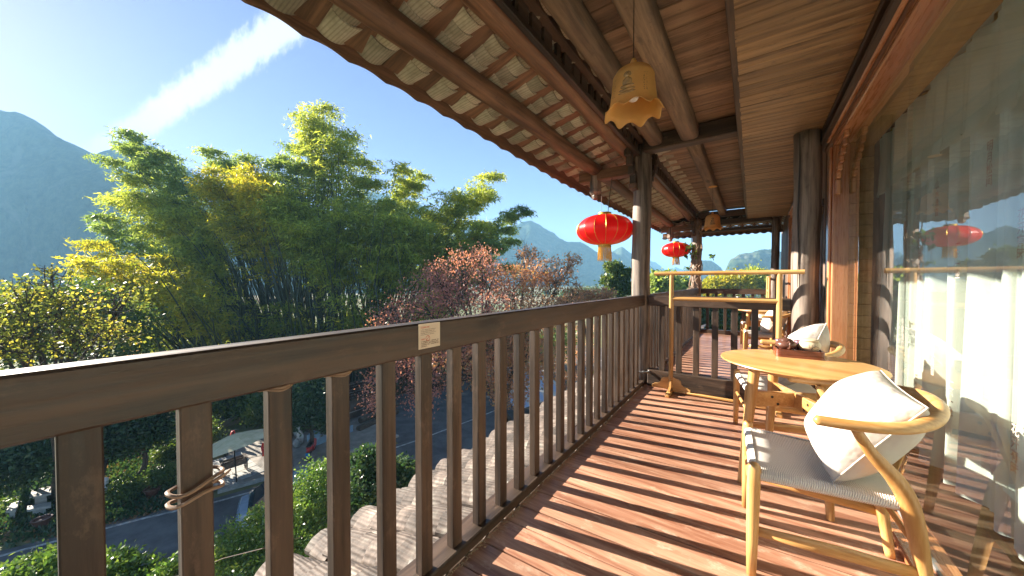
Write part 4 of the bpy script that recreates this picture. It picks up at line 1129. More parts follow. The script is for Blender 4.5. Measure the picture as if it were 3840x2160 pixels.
ch3 = copytree(ch1); ch3['label'] = 'wishbone chair on the far balcony, nearer of the two at the far table'
ch3.location = (0.15, 6.33, 0); ch3.rotation_euler = (0, 0, PI+0.05)
ch4 = copytree(ch1); ch4['label'] = 'wishbone chair on the far balcony, the one behind the far table'
ch4.location = (0.09, 7.72, 0); ch4.rotation_euler = (0, 0, PI+0.10)
# cushions
def cushion_mesh():
    mb = MB(); N = 30; S_ = 0.225; T = 0.125
    rs = random.Random(5)
    from mathutils import noise as mn
    def f(sg_):
        def g(u, v):
            a = -1+2*u; c = -1+2*v
            pin = 1-0.13*(1-a*a)*abs(c)**3; pin2 = 1-0.13*(1-c*c)*abs(a)**3
            x = a*S_*pin2*1.02; y = c*S_*pin*1.02
            h = T*(max(0, 1-abs(a)**2.4)*max(0, 1-abs(c)**2.4))**0.55
            h += 0.010*mn.noise(Vector((x*8+sg_*3, y*8, 1)))*min(1, h*30)
            e_ = max(abs(a), abs(c))
            h += 0.004*math.sin((math.atan2(c, a))*13+2*sg_+3*e_)*max(0, (e_-0.45))*(1-e_)*6*abs(a*c)
            q_ = 1-0.09*(a*a*c*c); return (x*q_, y*q_, sg_*h)
        return g
    mb.grid(f(1), N, N); mb.grid(f(-1), N, N)
    bm = bmesh.new(); me = mb.mesh('cushion', 'linen'); bm.from_mesh(me)
    bmesh.ops.remove_doubles(bm, verts=bm.verts[:], dist=0.0005); bmesh.ops.recalc_face_normals(bm, faces=bm.faces[:]); bm.to_mesh(me); bm.free()
    me.polygons.foreach_set('use_smooth', [True]*len(me.polygons)); return me
cmh = cushion_mesh()
def cushion(chair, label, lean=68, dx=-0.075, z=0.688, twist=0, rz=0.0, rot=45, scale=1.0):
    t = thing('cushion', (0, 0, 0), label=label, cat='cushion', group='white cushions on the wishbone chairs')
    M = chair.rotation_euler.to_matrix().to_4x4(); M.translation = chair.location
    L = Matrix.Translation((dx, twist, z)) @ Matrix.Rotation(rz, 4, 'Z') @ Matrix.Rotation(math.radians(lean), 4, 'Y') @ Matrix.Rotation(math.radians(rot), 4, 'Z')
    Q = M @ L
    t.location = Q.translation; t.rotation_euler = Q.to_euler(); t.scale = (scale,)*3
    cv = link('cover', cmh, t)
    pb = MB(); N = 30; per = []
    for q in range(4*N):
        s_, k_ = divmod(q, N); w = -1+2*k_/N
        a, c = ((w, -1), (1, w), (-w, 1), (-1, -w))[s_]
        q_ = 1-0.09*(a*a*c*c); per.append((a*0.2295*q_*(1-0.13*(1-c*c)*abs(a)**3), c*0.2295*q_*(1-0.13*(1-a*a)*abs(c)**3), 0.0))
    pb.tube(per+[per[0]], 0.0032, 5, cap=False); pb.build('piping', 'linen', cv, smooth='all')
    sm = MB().tube([(-0.16, -0.05, 0.083) for i in range(2)], 0.001, 4)
    s2 = MB(); s2.tube([(-0.14+0.014*i, -0.045+0.0004*i*i, 0.115*(max(0, 1-(abs(-0.14+0.014*i)/0.225)**2.4)*max(0, 1-((0.045)/0.225)**2.4))**0.62+0.004) for i in range(21)], 0.0018, 5)
    s2.build('seam', 'linen', t)
    return t
cushion(ch1, 'plump white linen cushion leaning against the nearest chair back, largest in view', lean=56.3, dx=-0.135, twist=0.018, z=0.628, rz=0.064, rot=-6, scale=0.97)
cushion(ch2, 'white linen cushion on the chair behind the teapot tray', lean=60, dx=-0.12, z=0.655, rz=-0.1, rot=40)
cushion(ch3, 'white linen cushion on the nearer chair of the far balcony', lean=60, dx=-0.12, z=0.635, rot=10)
cushion(ch4, 'white linen cushion on the farther chair of the far balcony', lean=60, dx=-0.12, z=0.635, rot=-10)

# ------------------------------------------------------------------ round tables
def make_table(x, y, label):
    t = thing('round_table', (x, y, 0), math.radians(-20), label=label, cat='table', group='round wooden tables')
    def B(n, mb, mat, sm='all'): mb.build(n, mat, t, smooth=True)
    R = 0.375
    B('table_top', MB().lathe([(0, 0.710), (R-0.034, 0.710), (R-0.004, 0.724), (R, 0.727), (R-0.002, 0.732), (R-0.006, 0.733), (0, 0.733)], 72), 'ash_x')
    for k in range(4):
        a = PI/4+k*PI/2; c, s_ = math.cos(a), math.sin(a)
        B('leg', MB().tube([(c*0.285, s_*0.285, 0), (c*0.245, s_*0.245, 0.40), (c*0.215, s_*0.215, 0.7095)], [0.017, 0.026, 0.029], 16, flat=(1, 1)), 'ash_z')
    for k in range(2):
        a = PI/4+k*PI/2; c, s_ = math.cos(a), math.sin(a)
        B('cross_stretcher', MB().bar((-c*0.235, -s_*0.235, 0.51+0.0 if k else 0.51), (c*0.235, s_*0.235, 0.51), 0.030, 0.085 if k else 0.0845, 0.004), 'ash_x')
    bo = MB()
    for k in range(4):
        a = PI/4+k*PI/2; c, s_ = math.cos(a), math.sin(a)
        for rr_ in (0.10, 0.13):
            for q in (-1, 1):
                px, py = c*rr_-s_*0.0155*q, s_*rr_+c*0.0155*q
                bo.tube([(px, py, 0.505+0.04*(rr_ > 0.11)-0.02), (px-s_*0.0012*q, py+c*0.0012*q, 0.505+0.04*(rr_ > 0.11)-0.02)], 0.0075, 12)
    B('bolt', bo, 'blackmetal')
    B('under_frame', MB().lathe([(0.19, 0.675), (0.21, 0.675), (0.21, 0.7095), (0.19, 0.7095)], 32), 'ash_x')
    return t
make_table(0.215, 2.565, 'round pale wood table by the glass door carrying the tea tray')
make_table(0.155, 6.98, 'round pale wood table on the far balcony between two chairs')

# ------------------------------------------------------------------ tea set
TZ = 0.7335
TX, TY = 0.238, 2.765
trot = 0.06
tt = thing('tea_tray', (TX, TY, TZ), trot, label='reddish slatted wooden tea tray on the round table', cat='tray')
def roundrect(w, d_, r, n=5):
    out = []
    for cx, cy, a0 in ((w-r, d_-r, 0), (-w+r, d_-r, PI/2), (-w+r, -d_+r, PI), (w-r, -d_+r, 1.5*PI)):
        for k in range(n+1): out.append((cx+r*math.cos(a0+PI/2*k/n), cy+r*math.sin(a0+PI/2*k/n)))
    return out
oc = roundrect(0.105, 0.070, 0.022); ic = roundrect(0.098, 0.063, 0.016)
mb = MB(); k = len(oc)
vs = [(a, b_, 0) for a, b_ in oc]+[(a, b_, 0.042) for a, b_ in oc]+[(a, b_, 0.042) for a, b_ in ic]+[(a, b_, 0.028) for a, b_ in ic]+[(a, b_, 0.0) for a, b_ in ic]
fs = []
for lv in range(4):
    for i in range(k): fs.append((lv*k+i, lv*k+(i+1) % k, (lv+1)*k+(i+1) % k, (lv+1)*k+i))
for i in range(k): fs.append((4*k+i, 4*k+(i+1) % k, (i+1) % k, i))
mb.add(vs, fs).build('tray_rim', 'traywood', tt)
MB().prism(ic, 0.001, 0.006, 'z').build('tray_bottom', 'traywood', tt)
slat = MB().box(-0.0035, 0.0035, -0.0622, 0.0622, 0.030, 0.035, 0.001).mesh('slat', 'traywood')
for i in range(15): link('slat', slat, tt, (-0.091+0.013*i, 0, 0))
R_ = Matrix.Rotation(trot, 4, 'Z')
TS = 1.12; tt.scale = (TS, TS, TS)
def ontray(dx, dy): v = R_ @ Vector((dx, dy, 0))*TS; return (TX+v.x, TY+v.y, TZ+0.0355*TS)
tp = thing('teapot', ontray(-0.052, -0.008), 0.0, label='dark brown clay teapot on the left of the tea tray', cat='teapot')
def TB(n, mb, mat='clay', par=None): (mb.build(n, mat, par or tp, smooth='all'))
TB('body', MB().lathe([(0, 0), (0.024, 0.0), (0.028, 0.003), (0.043, 0.014), (0.050, 0.026), (0.048, 0.035), (0.038, 0.045), (0.028, 0.049), (0.026, 0.050), (0, 0.050)], 32))
ld = MB().lathe([(0.031, 0.0495), (0.031, 0.052), (0.022, 0.059), (0.008, 0.063), (0, 0.063)], 28).build('lid', 'clay', tp, smooth='all')
TB('knob', MB().lathe([(0.004, 0.0632), (0.004, 0.065), (0.008, 0.069), (0.009, 0.073), (0.006, 0.078), (0, 0.079)], 20), par=ld)
TB('handle', MB().tube(smooth_path([(0.006, -0.040, 0.042), (0.010, -0.060, 0.050), (0.012, -0.074, 0.036), (0.010, -0.066, 0.016), (0.006, -0.046, 0.012)], 5), 0.0042, 8))
TB('spout', MB().tube(smooth_path([(-0.004, 0.042, 0.020), (-0.006, 0.060, 0.030), (-0.008, 0.072, 0.046)], 5), [0.010]*3+[0.0085]*3+[0.007]*2+[0.0055]*3, 10))
cj = thing('tea_caddy', ontray(0.048, -0.006), 0.0, label='cream ceramic tea jar with ink plum branch, right side of the tray', cat='jar')
pj_ = [(0, 0), (0.026, 0.0), (0.034, 0.003), (0.047, 0.018), (0.050, 0.030), (0.047, 0.043), (0.040, 0.053), (0.037, 0.055), (0, 0.055)]
TB('body', MB().lathe(pj_, 36), 'ceramic', cj)
TB('lid', MB().lathe([(0.040, 0.0555), (0.042, 0.058), (0.040, 0.063), (0.030, 0.067), (0, 0.068)], 32), 'ceramic', cj)
ib = MB()
def jr(z): return float(np.interp(z, [p[1] for p in pj_[1:-1]], [p[0] for p in pj_[1:-1]]))+0.0006
def inkline(p, q, w):
    (a0, z0_), (a1, z1_) = p, q; fac_ = math.radians(-70)
    pts_ = []
    for k_ in range(5):
        a_ = fac_+(a0+(a1-a0)*k_/4)/0.05; z_ = z0_+(z1_-z0_)*k_/4; r_ = jr(z_)
        pts_.append((r_*math.cos(a_), r_*math.sin(a_), z_))
    ib.tube(pts_, w, 4)
for p, q, w in (((-.014, .014), (-.008, .026), .0018), ((-.008, .026), (.004, .033), .0012), ((.004, .033), (.016, .035), .0007), ((-.008, .026), (-.010, .040), .0006), ((0, .031), (.004, .042), .0006), ((.004, .033), (.018, .042), .0005), ((-.002, .028), (.018, .027), .0005), ((-.012, .018), (-.004, .018), .0012), ((-.024, .024), (-.024, .040), .0004), ((.014, .028), (.019, .029), .0011)):
    inkline(p, q, w)
ib.build('plum_branch_painting', 'ink', cj); tp.scale = cj.scale = (TS, TS, TS)
for nm, (dx, dy), lb in (('tea_cup', (-0.074, 0.045), 'small dark purple tea cup peeping out behind the teapot'), ('tea_cup', (0.012, 0.047), 'small dark purple tea cup peeping out behind the cream jar')):
    o = thing(nm, ontray(dx, dy), 0, label=lb, cat='cup')
    TB('bowl', MB().lathe([(0, 0), (0.012, 0), (0.0125, 0.020), (0.018, 0.030), (0.027, 0.052), (0.0255, 0.052), (0.016, 0.032), (0, 0.026)], 24), 'claycup', o)

# ------------------------------------------------------------------ vine on the far post
vn = thing('climbing_vine', (-1.08, 9.0, 0), label='dry twisted vine with a few green leaves climbing the far corner post', cat='vine')
for k in range(6):
    r = random.Random(20+k); pts = []
    for i in range(40):
        z = 1.0+1.65*i/39; a = r.uniform(0, 6)+0 if i == 0 else a+r.uniform(-0.25, 0.35)
        rr_ = 0.12+0.05*abs(math.sin(i*0.3+k))
        pts.append((-1.08+rr_*math.cos(-PI/2+math.sin(a)*0.9)*1.0, 9.10+rr_*math.sin(-PI/2+math.sin(a)*0.9), z))
    pts = [(pts[0][0]-0.08, pts[0][1], 1.0)]+pts[1:]
    MB().tube(pts, [0.011]*20+[0.008]*20, 5).build('stem', 'rattan', vn, world=True, smooth='all')
P = cloud([((-1.14, 8.92, 1.88), (0.20, 0.10, 0.16), 3), ((-1.3, 8.95, 2.02), (0.15, 0.08, 0.10), 1), ((-0.85, 8.95, 1.78), (0.12, 0.06, 0.08), 1), ((-1.25, 8.95, 1.55), (0.1, 0.05, 0.03), 0.6)], 80, sub=4)
vl = npmesh('leaf', leaves(P, 0.10, 0.55, 0.4), 4, 'camellia'); vo_ = link('foliage', vl, vn, (1.08, -9.0, 0)); vo_['kind'] = 'stuff'

# ------------------------------------------------------------------ lower roof outside the railing
lr = thing('lower_tiled_roof', (-1.6, 3, -0.2), label='weathered curved clay tiles of the lower roof just outside the railing', cat='roof')
SL2 = 0.40
def zl(x): return -0.075+(x+1.16)*SL2
ang2 = -math.atan(SL2)
cov_t = []
for v_ in range(3):
    mb = MB(); n = 9; vs = []; w, L, hgt, th = 0.226, 0.190, 0.058+0.006*v_, 0.020
    rr2 = random.Random(v_+40)
    for iu in range(4):
        x = L*iu/3
        for s_ in (0, 1):
            for j in range(n+1):
                a = -1+2*j/n
                jag = rr2.uniform(-.006, .006) if iu == 0 else 0
                vs.append((x+jag, a*w/2*(1-0.05*iu/3), hgt*(1-abs(a)**2.0)-s_*th))
    m_ = n+1; fs = []
    for iu in range(3):
        for s_ in (0, 1):
            for j in range(n):
                o = iu*2*m_+s_*m_
                fs.append((o+j, o+j+1, o+2*m_+j+1, o+2*m_+j))
    for j in range(n):
        fs.append((j, m_+j, m_+j+1, j+1)); o = 3*2*m_; fs.append((o+j, o+j+1, o+m_+j+1, o+m_+j))
    for iu in range(3):
        for j in (0, n):
            o = iu*2*m_; fs.append((o+j, o+2*m_+j, o+2*m_+m_+j, o+m_+j))
    mb.add(vs, fs); cov_t.append(mb.mesh('roof_tile', 'rooftile', smooth=True))
ncol = 0; cand = []
y = 0.28
while y < 10.4:
    for r in range(8):
        x = -2.26+0.130*r+rnd.uniform(-.010, .010)
        cand.append((y, x, r))
    y += 0.262
rest = MB()
for q, (y, x, r) in enumerate(cand):
    loc = (x+1.6, y-3+rnd.uniform(-.014, .014), zl(x)+0.2+0.036+rnd.uniform(-.004, .006)); rot = (rnd.uniform(-.07, .07), ang2+0.165+rnd.uniform(-.02, .02), rnd.uniform(-.08, .08))
    me = cov_t[rnd.randrange(3)]
    if q < 292: link('roof_tile', me, lr, loc, rot, (1, rnd.uniform(.95, 1.08), rnd.uniform(.9, 1.15)))
    else:
        M = Matrix.Translation(loc) @ Euler(rot).to_matrix().to_4x4(); rest.add([M @ v.co for v in me.vertices], [tuple(p.vertices) for p in me.polygons])
rest.build('distant_roof_tiles', 'rooftile', lr, kind='stuff', smooth=True)
pn = MB()
pt2 = pantile(0.17, 0.22, 0.022, 0.014)
y = 0.28-0.131-0.262
while y < 10.5:
    for r in range(9):
        x = -2.20+0.118*r
        M = Matrix.Translation((x+1.6, y-3, zl(x)+0.2+0.010)) @ Euler((rnd.uniform(-.06, .06), ang2+0.09, rnd.uniform(-.05, .05))).to_matrix().to_4x4()
        pn.add([M @ Vector(p) for p in pt2.v], pt2.f)
    y += 0.262
pn.build('pan_tiles', 'rooftile', lr, kind='stuff', smooth=True)
MB().bar((-2.2+1.6, 2.2, zl(-2.2)+0.2-0.035), (-1.1+1.6, 2.2, zl(-1.1)+0.2-0.035), 13, 0.03).build('roof_base', 'darkwood_y', lr)
mt = MB()
for k in range(130):
    y = rnd.uniform(0.3, 9.0); x = -1.17+rnd.uniform(-.05, .0); r = rnd.uniform(0.018, 0.04)
    rock = MB().lathe([(0, -r*.6), (r*.8, -r*.3), (r, r*.1), (r*.6, r*.6), (0, r*.7)], 6, x, y)
    mt.add([(p[0]+rnd.uniform(-.008, .008), p[1]+rnd.uniform(-.008, .008), p[2]+zl(x)+0.03+rnd.uniform(-.006, .006)) for p in rock.v], rock.f)
mt.build('mortar', 'stone', lr, world=True, kind='stuff')
# outside house face under the deck, supports the building
top('house_base', MB().box(-1.05, 0.5, -2.0, 10.2, GZ, -0.21), 'concrete', 'plain house wall beneath the balcony and the lower tiled roof', 'wall')

# ------------------------------------------------------------------ COURTYARD
def G(px, py, dz=0.0):
    p = hit(px, py, z=GZ+dz); return p
def U(x, y, dz=0.0): return G((780+x*.4694)/1.4907, (1480+y*.4694)/1.4907, dz)
def Lp(x, y, dz=0.0): return G(x*.4555/1.4907, (1500+y*.4555)/1.4907, dz)
def Mp(x, y, dz=0.0): return G((1240+x*.3451)/1.4907, (1300+y*.3451)/1.4907, dz)
rdir = (e[5]-e[4]).normalized(); RANG = math.atan2(rdir.y, rdir.x)
# wooden cart
a = U(130, 675, 0.1); b_ = U(318, 610, 0.1); cc = (a+b_)/2; cang = math.atan2((b_-a).y, (b_-a).x); wd_ = (b_-a).length
ct = thing('wooden_cart', (cc.x-0.28, cc.y, GZ+0.1), cang, label='small old two-wheeled wooden cart standing below the parasol', cat='cart')
hw = wd_/2
for s_ in (-1, 1):
    wm = MB(); wr = 0.34
    wh = MB().tube([(s_*hw-0.025, 0, wr), (s_*hw+0.025, 0, wr)], 0.05, 12)
    N = 28; vs = []
    for j in range(N):
        th = 2*PI*j/N
        for r, x in ((wr, -0.02), (wr, 0.02), (wr-0.045, 0.02), (wr-0.045, -0.02)): vs.append((s_*hw+x, r*math.cos(th), wr+r*math.sin(th)))
    wh.add(vs, [(j*4+q, j*4+(q+1) % 4, ((j+1) % N)*4+(q+1) % 4, ((j+1) % N)*4+q) for j in range(N) for q in range(4)])
    for j in range(10):
        th = 2*PI*j/10; wh.tube([(s_*hw, 0, wr), (s_*hw, (wr-.02)*math.cos(th), wr+(wr-.02)*math.sin(th))], 0.012, 6)
    wh.build('wheel', 'cartwood', ct)
MB().box(-hw+0.06, hw-0.06, -0.27, 0.27, 0.42, 0.45).build('floor', 'cartwood', ct)
for k in range(2):
    MB().box(-hw+0.06, hw-0.06, -0.29-0.0, -0.27, 0.455+0.13*k, 0.575+0.13*k, 0.004).build('side_board', 'cartwood', ct)
    MB().box(-hw+0.06, hw-0.06, 0.27, 0.29, 0.455+0.13*k, 0.575+0.13*k, 0.004).build('side_board', 'cartwood', ct)
for s_ in (-1, 1):
    MB().box(s_*(hw-0.05)-0.012, s_*(hw-0.05)+0.012, -0.29, 0.29, 0.42, 0.70, 0.004).build('end_board', 'cartwood', ct)
    MB().box(s_*hw-0.07, s_*hw+0.05, -0.36, 0.34, 0.70, 0.735, 0.008).build('arm_board', 'cartwood', ct)
MB().tube([(-hw, 0, 0.34), (hw, 0, 0.34)], 0.02, 8).build('axle', 'blackmetal', ct)
# parasol
hub = U(200, 315, 2.75)
ub = thing('parasol', (hub.x-0.5, hub.y+0.25, GZ+0.1), label='faded olive parasol tilted over the wooden cart', cat='parasol')
Rp = 1.62; tilt = Matrix.Rotation(math.radians(-12), 4, Vector((0, 1, 0))) @ Matrix.Rotation(math.radians(6), 4, Vector((1, 0, 0)))
H0 = Vector((hub.x, hub.y, GZ+2.75))
def cp(r, th, dz=0.0): return H0+(tilt @ Vector((r*math.cos(th), r*math.sin(th), -0.30*(r/Rp)**1.3*Rp*0.9+dz)))
for k in range(8):
    mb = MB(); th0, th1 = 2*PI*k/8, 2*PI*(k+1)/8
    def pf(u, v):
        r = 0.05+(Rp-0.05)*u; th = th0+(th1-th0)*v; chord = math.cos(PI/8)/math.cos((v-0.5)*PI/4)
        return tuple(cp(r*chord, th, -0.05*u*math.sin(PI*v)))
    mb.grid(pf, 8, 6).build('canopy_panel', 'parasol', ub, world=True, fix=False, smooth='all')
    MB().tube([cp(0.05, th0, -.02), cp(Rp*0.6, th0, -.03), cp(Rp*0.985, th0, -.02)], 0.012, 5).build('rib', 'blackmetal', ub, world=True)
MB().tube([(hub.x-0.5, hub.y+0.25, GZ+0.1), tuple(H0+Vector((0, 0, 0.12)))], 0.026, 8).build('pole', 'blackmetal', ub, world=True)
MB().lathe([(0.28, 0), (0.28, 0.06), (0.05, 0.10), (0.05, 0.25), (0, 0.25)], 16).build('base', 'stone', ub)
# scooters
def scooter(p, rz, label, body, cover=False):
    t = thing('motor_scooter', (p.x, p.y, GZ+0.1), rz, label=label, cat='scooter')
    for x in (-0.62, 0.62):
        N = 20; vs = []
        for j in range(N):
            th = 2*PI*j/N
            for r, y in ((0.23, -0.05), (0.25, 0), (0.23, 0.05), (0.14, 0.03), (0.14, -0.03)): vs.append((x+r*math.cos(th), y, 0.25+r*math.sin(th)))
        wm = MB().add(vs, [(j*5+q, j*5+(q+1) % 5, ((j+1) % N)*5+(q+1) % 5, ((j+1) % N)*5+q) for j in range(N) for q in range(5)])
        wm.tube([(x, -.03, .25), (x, .03, .25)], 0.14, 12); wm.build('wheel', 'blackmetal', t)
    b1 = MB().tube([(-0.78, 0, 0.60), (-0.55, 0, 0.66), (-0.25, 0, 0.60), (-0.10, 0, 0.36), (0.25, 0, 0.30), (0.42, 0, 0.40), (0.52, 0, 0.75), (0.50, 0, 0.95)], [0.05, 0.13, 0.15, 0.12, 0.09, 0.13, 0.12, 0.07], 10, flat=(1, 1.2))
    b1.build('body', body, t, smooth='all')
    MB().box(-0.70, -0.10, -0.13, 0.13, 0.72, 0.80, 0.03).build('seat', 'blackmetal', t)
    MB().tube([(0.62, 0, 0.25), (0.50, 0, 0.95), (0.46, 0, 1.02)], 0.025, 8).build('fork', 'steelblue', t)
    MB().tube([(0.40, -0.32, 1.0), (0.47, -0.1, 1.03), (0.47, 0.1, 1.03), (0.40, 0.32, 1.0)], 0.018, 8).build('handlebar', 'blackmetal', t)
    MB().lathe([(0, -.05), (0.07, -.03), (0.08, 0.02), (0, .03)], 12, 0.56, 0).build('headlight', 'bulb', t).location = (0, 0, 0.88)
    MB().box(-0.88, -0.86, -0.10, 0.10, 0.30, 0.50).build('number_plate', 'blueplate', t)
    MB().box(-0.83, -0.79, -0.08, 0.08, 0.52, 0.60, 0.01).build('tail_light', 'redplastic', t)
    if cover:
        MB().grid(lambda u, v: (0.25+0.45*u, (-0.36+0.72*v)*(0.8+0.3*u), 0.65+0.5*math.sin(PI*(0.15+0.6*u))-0.25*abs(-1+2*v)**2+0.02*math.sin(u*9+v*13)), 12, 12).build('rain_cover', 'steelblue', t, smooth='all', fix=False)
    return t
sp = (U(795, 545, 0.1)+U(860, 420, 0.1))/2
scooter(sp, math.atan2((U(860, 420)-U(795, 545)).y, (U(860, 420)-U(795, 545)).x), 'red scooter with a blue number plate parked by the sacks', 'redplastic', True)
sq = U(185, 500, 0.1)
scooter(Vector((sq.x-0.9, sq.y+0.2, 0)), 2.6, 'red scooter parked under the far side of the parasol', 'redcloth')
# sacks by the hut
def sack(px, py, h, label, mat='sackwhite'):
    p = U(px, py, 0.1); mb = MB()
    prof = [(0, 0), (0.17, 0.0), (0.23, h*0.2), (0.22, h*0.55), (0.15, h*0.85), (0.05, h*0.95), (0.09, h), (0, h)]
    mb.lathe(prof, 14, p.x, p.y, 1, 0.8)
    mb.v = [(x+0.02*math.sin(z*17+x*9), y+0.02*math.cos(z*13), z+GZ+0.1) for x, y, z in mb.v]
    return top('sack', mb, mat, label, 'sack', smooth='all')
sack(735, 385, 0.75, 'tallest pale sack leaning beside the red scooter')
sack(712, 330, 0.95, 'white sack with red print standing behind the others')
sack(708, 415, 0.45, 'low slumped grey sack in front of the sack pair', 'stone')
p = U(455, 405, 0.9)
b3 = MB().grid(lambda u, v: (p.x+0.05*math.sin(v*7), p.y-0.16+0.3*u+0.02*math.sin(v*9), GZ+0.35+0.75*v-0.05*u), 8, 10)
b3.box(p.x-0.01, p.x+0.01, p.y+0.14, p.y+0.16, GZ+0.1, GZ+1.2)
top('red_flag', b3, 'redcloth', 'small red cloth hanging on a stick to the right of the parasol', 'cloth')
# stone tables and benches
def slabbench(pts, h, label, cat, th=0.09):
    ps = [Lp(x, y, h) for x, y in pts]; c = sum(ps, Vector())/4
    t = thing('stone_'+cat, (c.x, c.y, GZ), label=label, cat=cat)
    ps = [Vector((q.x-c.x, q.y-c.y, 0)) for q in ps]
    def slabf(sc__, z0, z1): 
        vs = [tuple(q*sc__+Vector((0, 0, z0))) for q in ps]+[tuple(q*sc__+Vector((0, 0, z1))) for q in ps]
        return MB().add(vs, [(0, 1, 2, 3), (7, 6, 5, 4), (0, 4, 5, 1), (1, 5, 6, 2), (2, 6, 7, 3), (3, 7, 4, 0)])
    slabf(1, h-th, h).build('slab', 'stone', t)
    slabf(0.55, 0, h-th-0.001).build('support', 'stone', t)
slabbench([(60, 900), (165, 822), (150, 872), (50, 960)] if False else [(95, 850), (168, 825), (130, 905), (45, 915)], 0.5, 'square pale stone stool at the left edge of the garden', 'stool')
slabbench([(262, 745), (420, 705), (420, 765), (240, 803)], 0.75, 'pale stone table among the garden shrubs', 'table')
slabbench([(225, 872), (420, 838), (420, 870), (220, 905)], 0.45, 'long low stone bench in front of the stone table', 'bench')
slabbench([(1290, 548), (1358, 535), (1372, 580), (1295, 605)], 0.5, 'square stone stool beside the leafy bush near the cart', 'stool')
# flower pots along the verge
def pot(px, py, r, label):
    p = Lp(px, py); t = thing('flower_pot', (p.x, p.y, GZ), label=label, cat='pot', group='clay pots on the garden verge')
    MB().lathe([(0, 0), (r*0.7, 0), (r, r*1.2), (r*1.08, r*1.22), (r*1.08, r*1.35), (r*0.9, r*1.35), (r*0.85, r*1.1), (0, r*1.1)], 18).build('bowl', 'clay', t)
pot(1255, 790, 0.28, 'large dark pot on the verge below the leafy bush'); pot(1155, 445, 0.2, 'small dark pot near the low garden wall'); pot(345, 1045, 0.26, 'dark pot beside the left baluster')
# low garden wall and little tiled hut
w0, w1 = Lp(1150, 450), Lp(1400, 390)
top('garden_wall', MB().bar((w0.x-0.4, w0.y-1.5, GZ+0.25), (w1.x-1.0, w1.y+4.5, GZ+0.25), 0.22, 0.5), 'moss', 'low mossy garden wall behind the garden trees', 'wall')
h0, h1 = U(800, 330), U(985, 300)
ht = thing('tiled_hut', (h0.x-1.6, h0.y+2.3, GZ), 0, label='low dark hut with a tiled roof at the back of the yard', cat='hut')
hx0, hx1, hy0, hy1 = h0.x-3.2, h0.x-0.1, h0.y+0.3, h0.y+6.0
MB().box(hx0, hx1, hy0, hy1, GZ, GZ+1.55).build('wall', 'brick', ht, world=True)
MB().box(hx1, hx1+0.03, hy0+0.2, hy0+5.5, GZ+0.55, GZ+0.60).build('ledge', 'stone', ht, world=True)
htile = pantile(0.24, 0.30, 0.05, 0.02, 5, -1).mesh('roof_tile', 'rooftile', smooth=True)
for i in range(22):
    for k in range(6):
        link('roof_tile', htile, ht, (hx1+0.25-0.24*k-ht.location.x, hy0-0.2+0.27*i-ht.location.y, 1.62+0.12*k), (0, 0.45-0.12, PI))
MB().bar((hx1+0.25, (hy0+hy1)/2, GZ+1.52), (hx1-1.4, (hy0+hy1)/2, GZ+2.25), hy1-hy0+0.5, 0.05).build('roof_board', 'darkwood_x', ht, world=True)
MB().bar((hx1-1.4, (hy0+hy1)/2, GZ+2.25), (hx0-0.3, (hy0+hy1)/2, GZ+1.5), hy1-hy0+0.5, 0.05).build('roof_board', 'rooftile', ht, world=True)
q0, q1 = U(850, 415, 0.1), U(1010, 350, 0.1)
top('metal_barrier', MB().bar((q0.x, q0.y, GZ+0.32), (q1.x, q1.y+1.2, GZ+0.32), 0.04, 0.42, 0.01), 'steelblue', 'grey-blue metal sheet barrier at the foot of the hut', 'barrier')
lg = MB(); 
for k in range(3):
    p = Mp(300+20*k, 930-55*k); lg.tube([(p.x, p.y, GZ+0.2+0.25*k), (p.x-0.6, p.y+3.4, GZ+0.2+0.25*k)], 0.2, 12)
top('log_pile', lg, 'trunkwood', 'dark logs stacked beyond the hut under the red-leaved tree', 'logs')
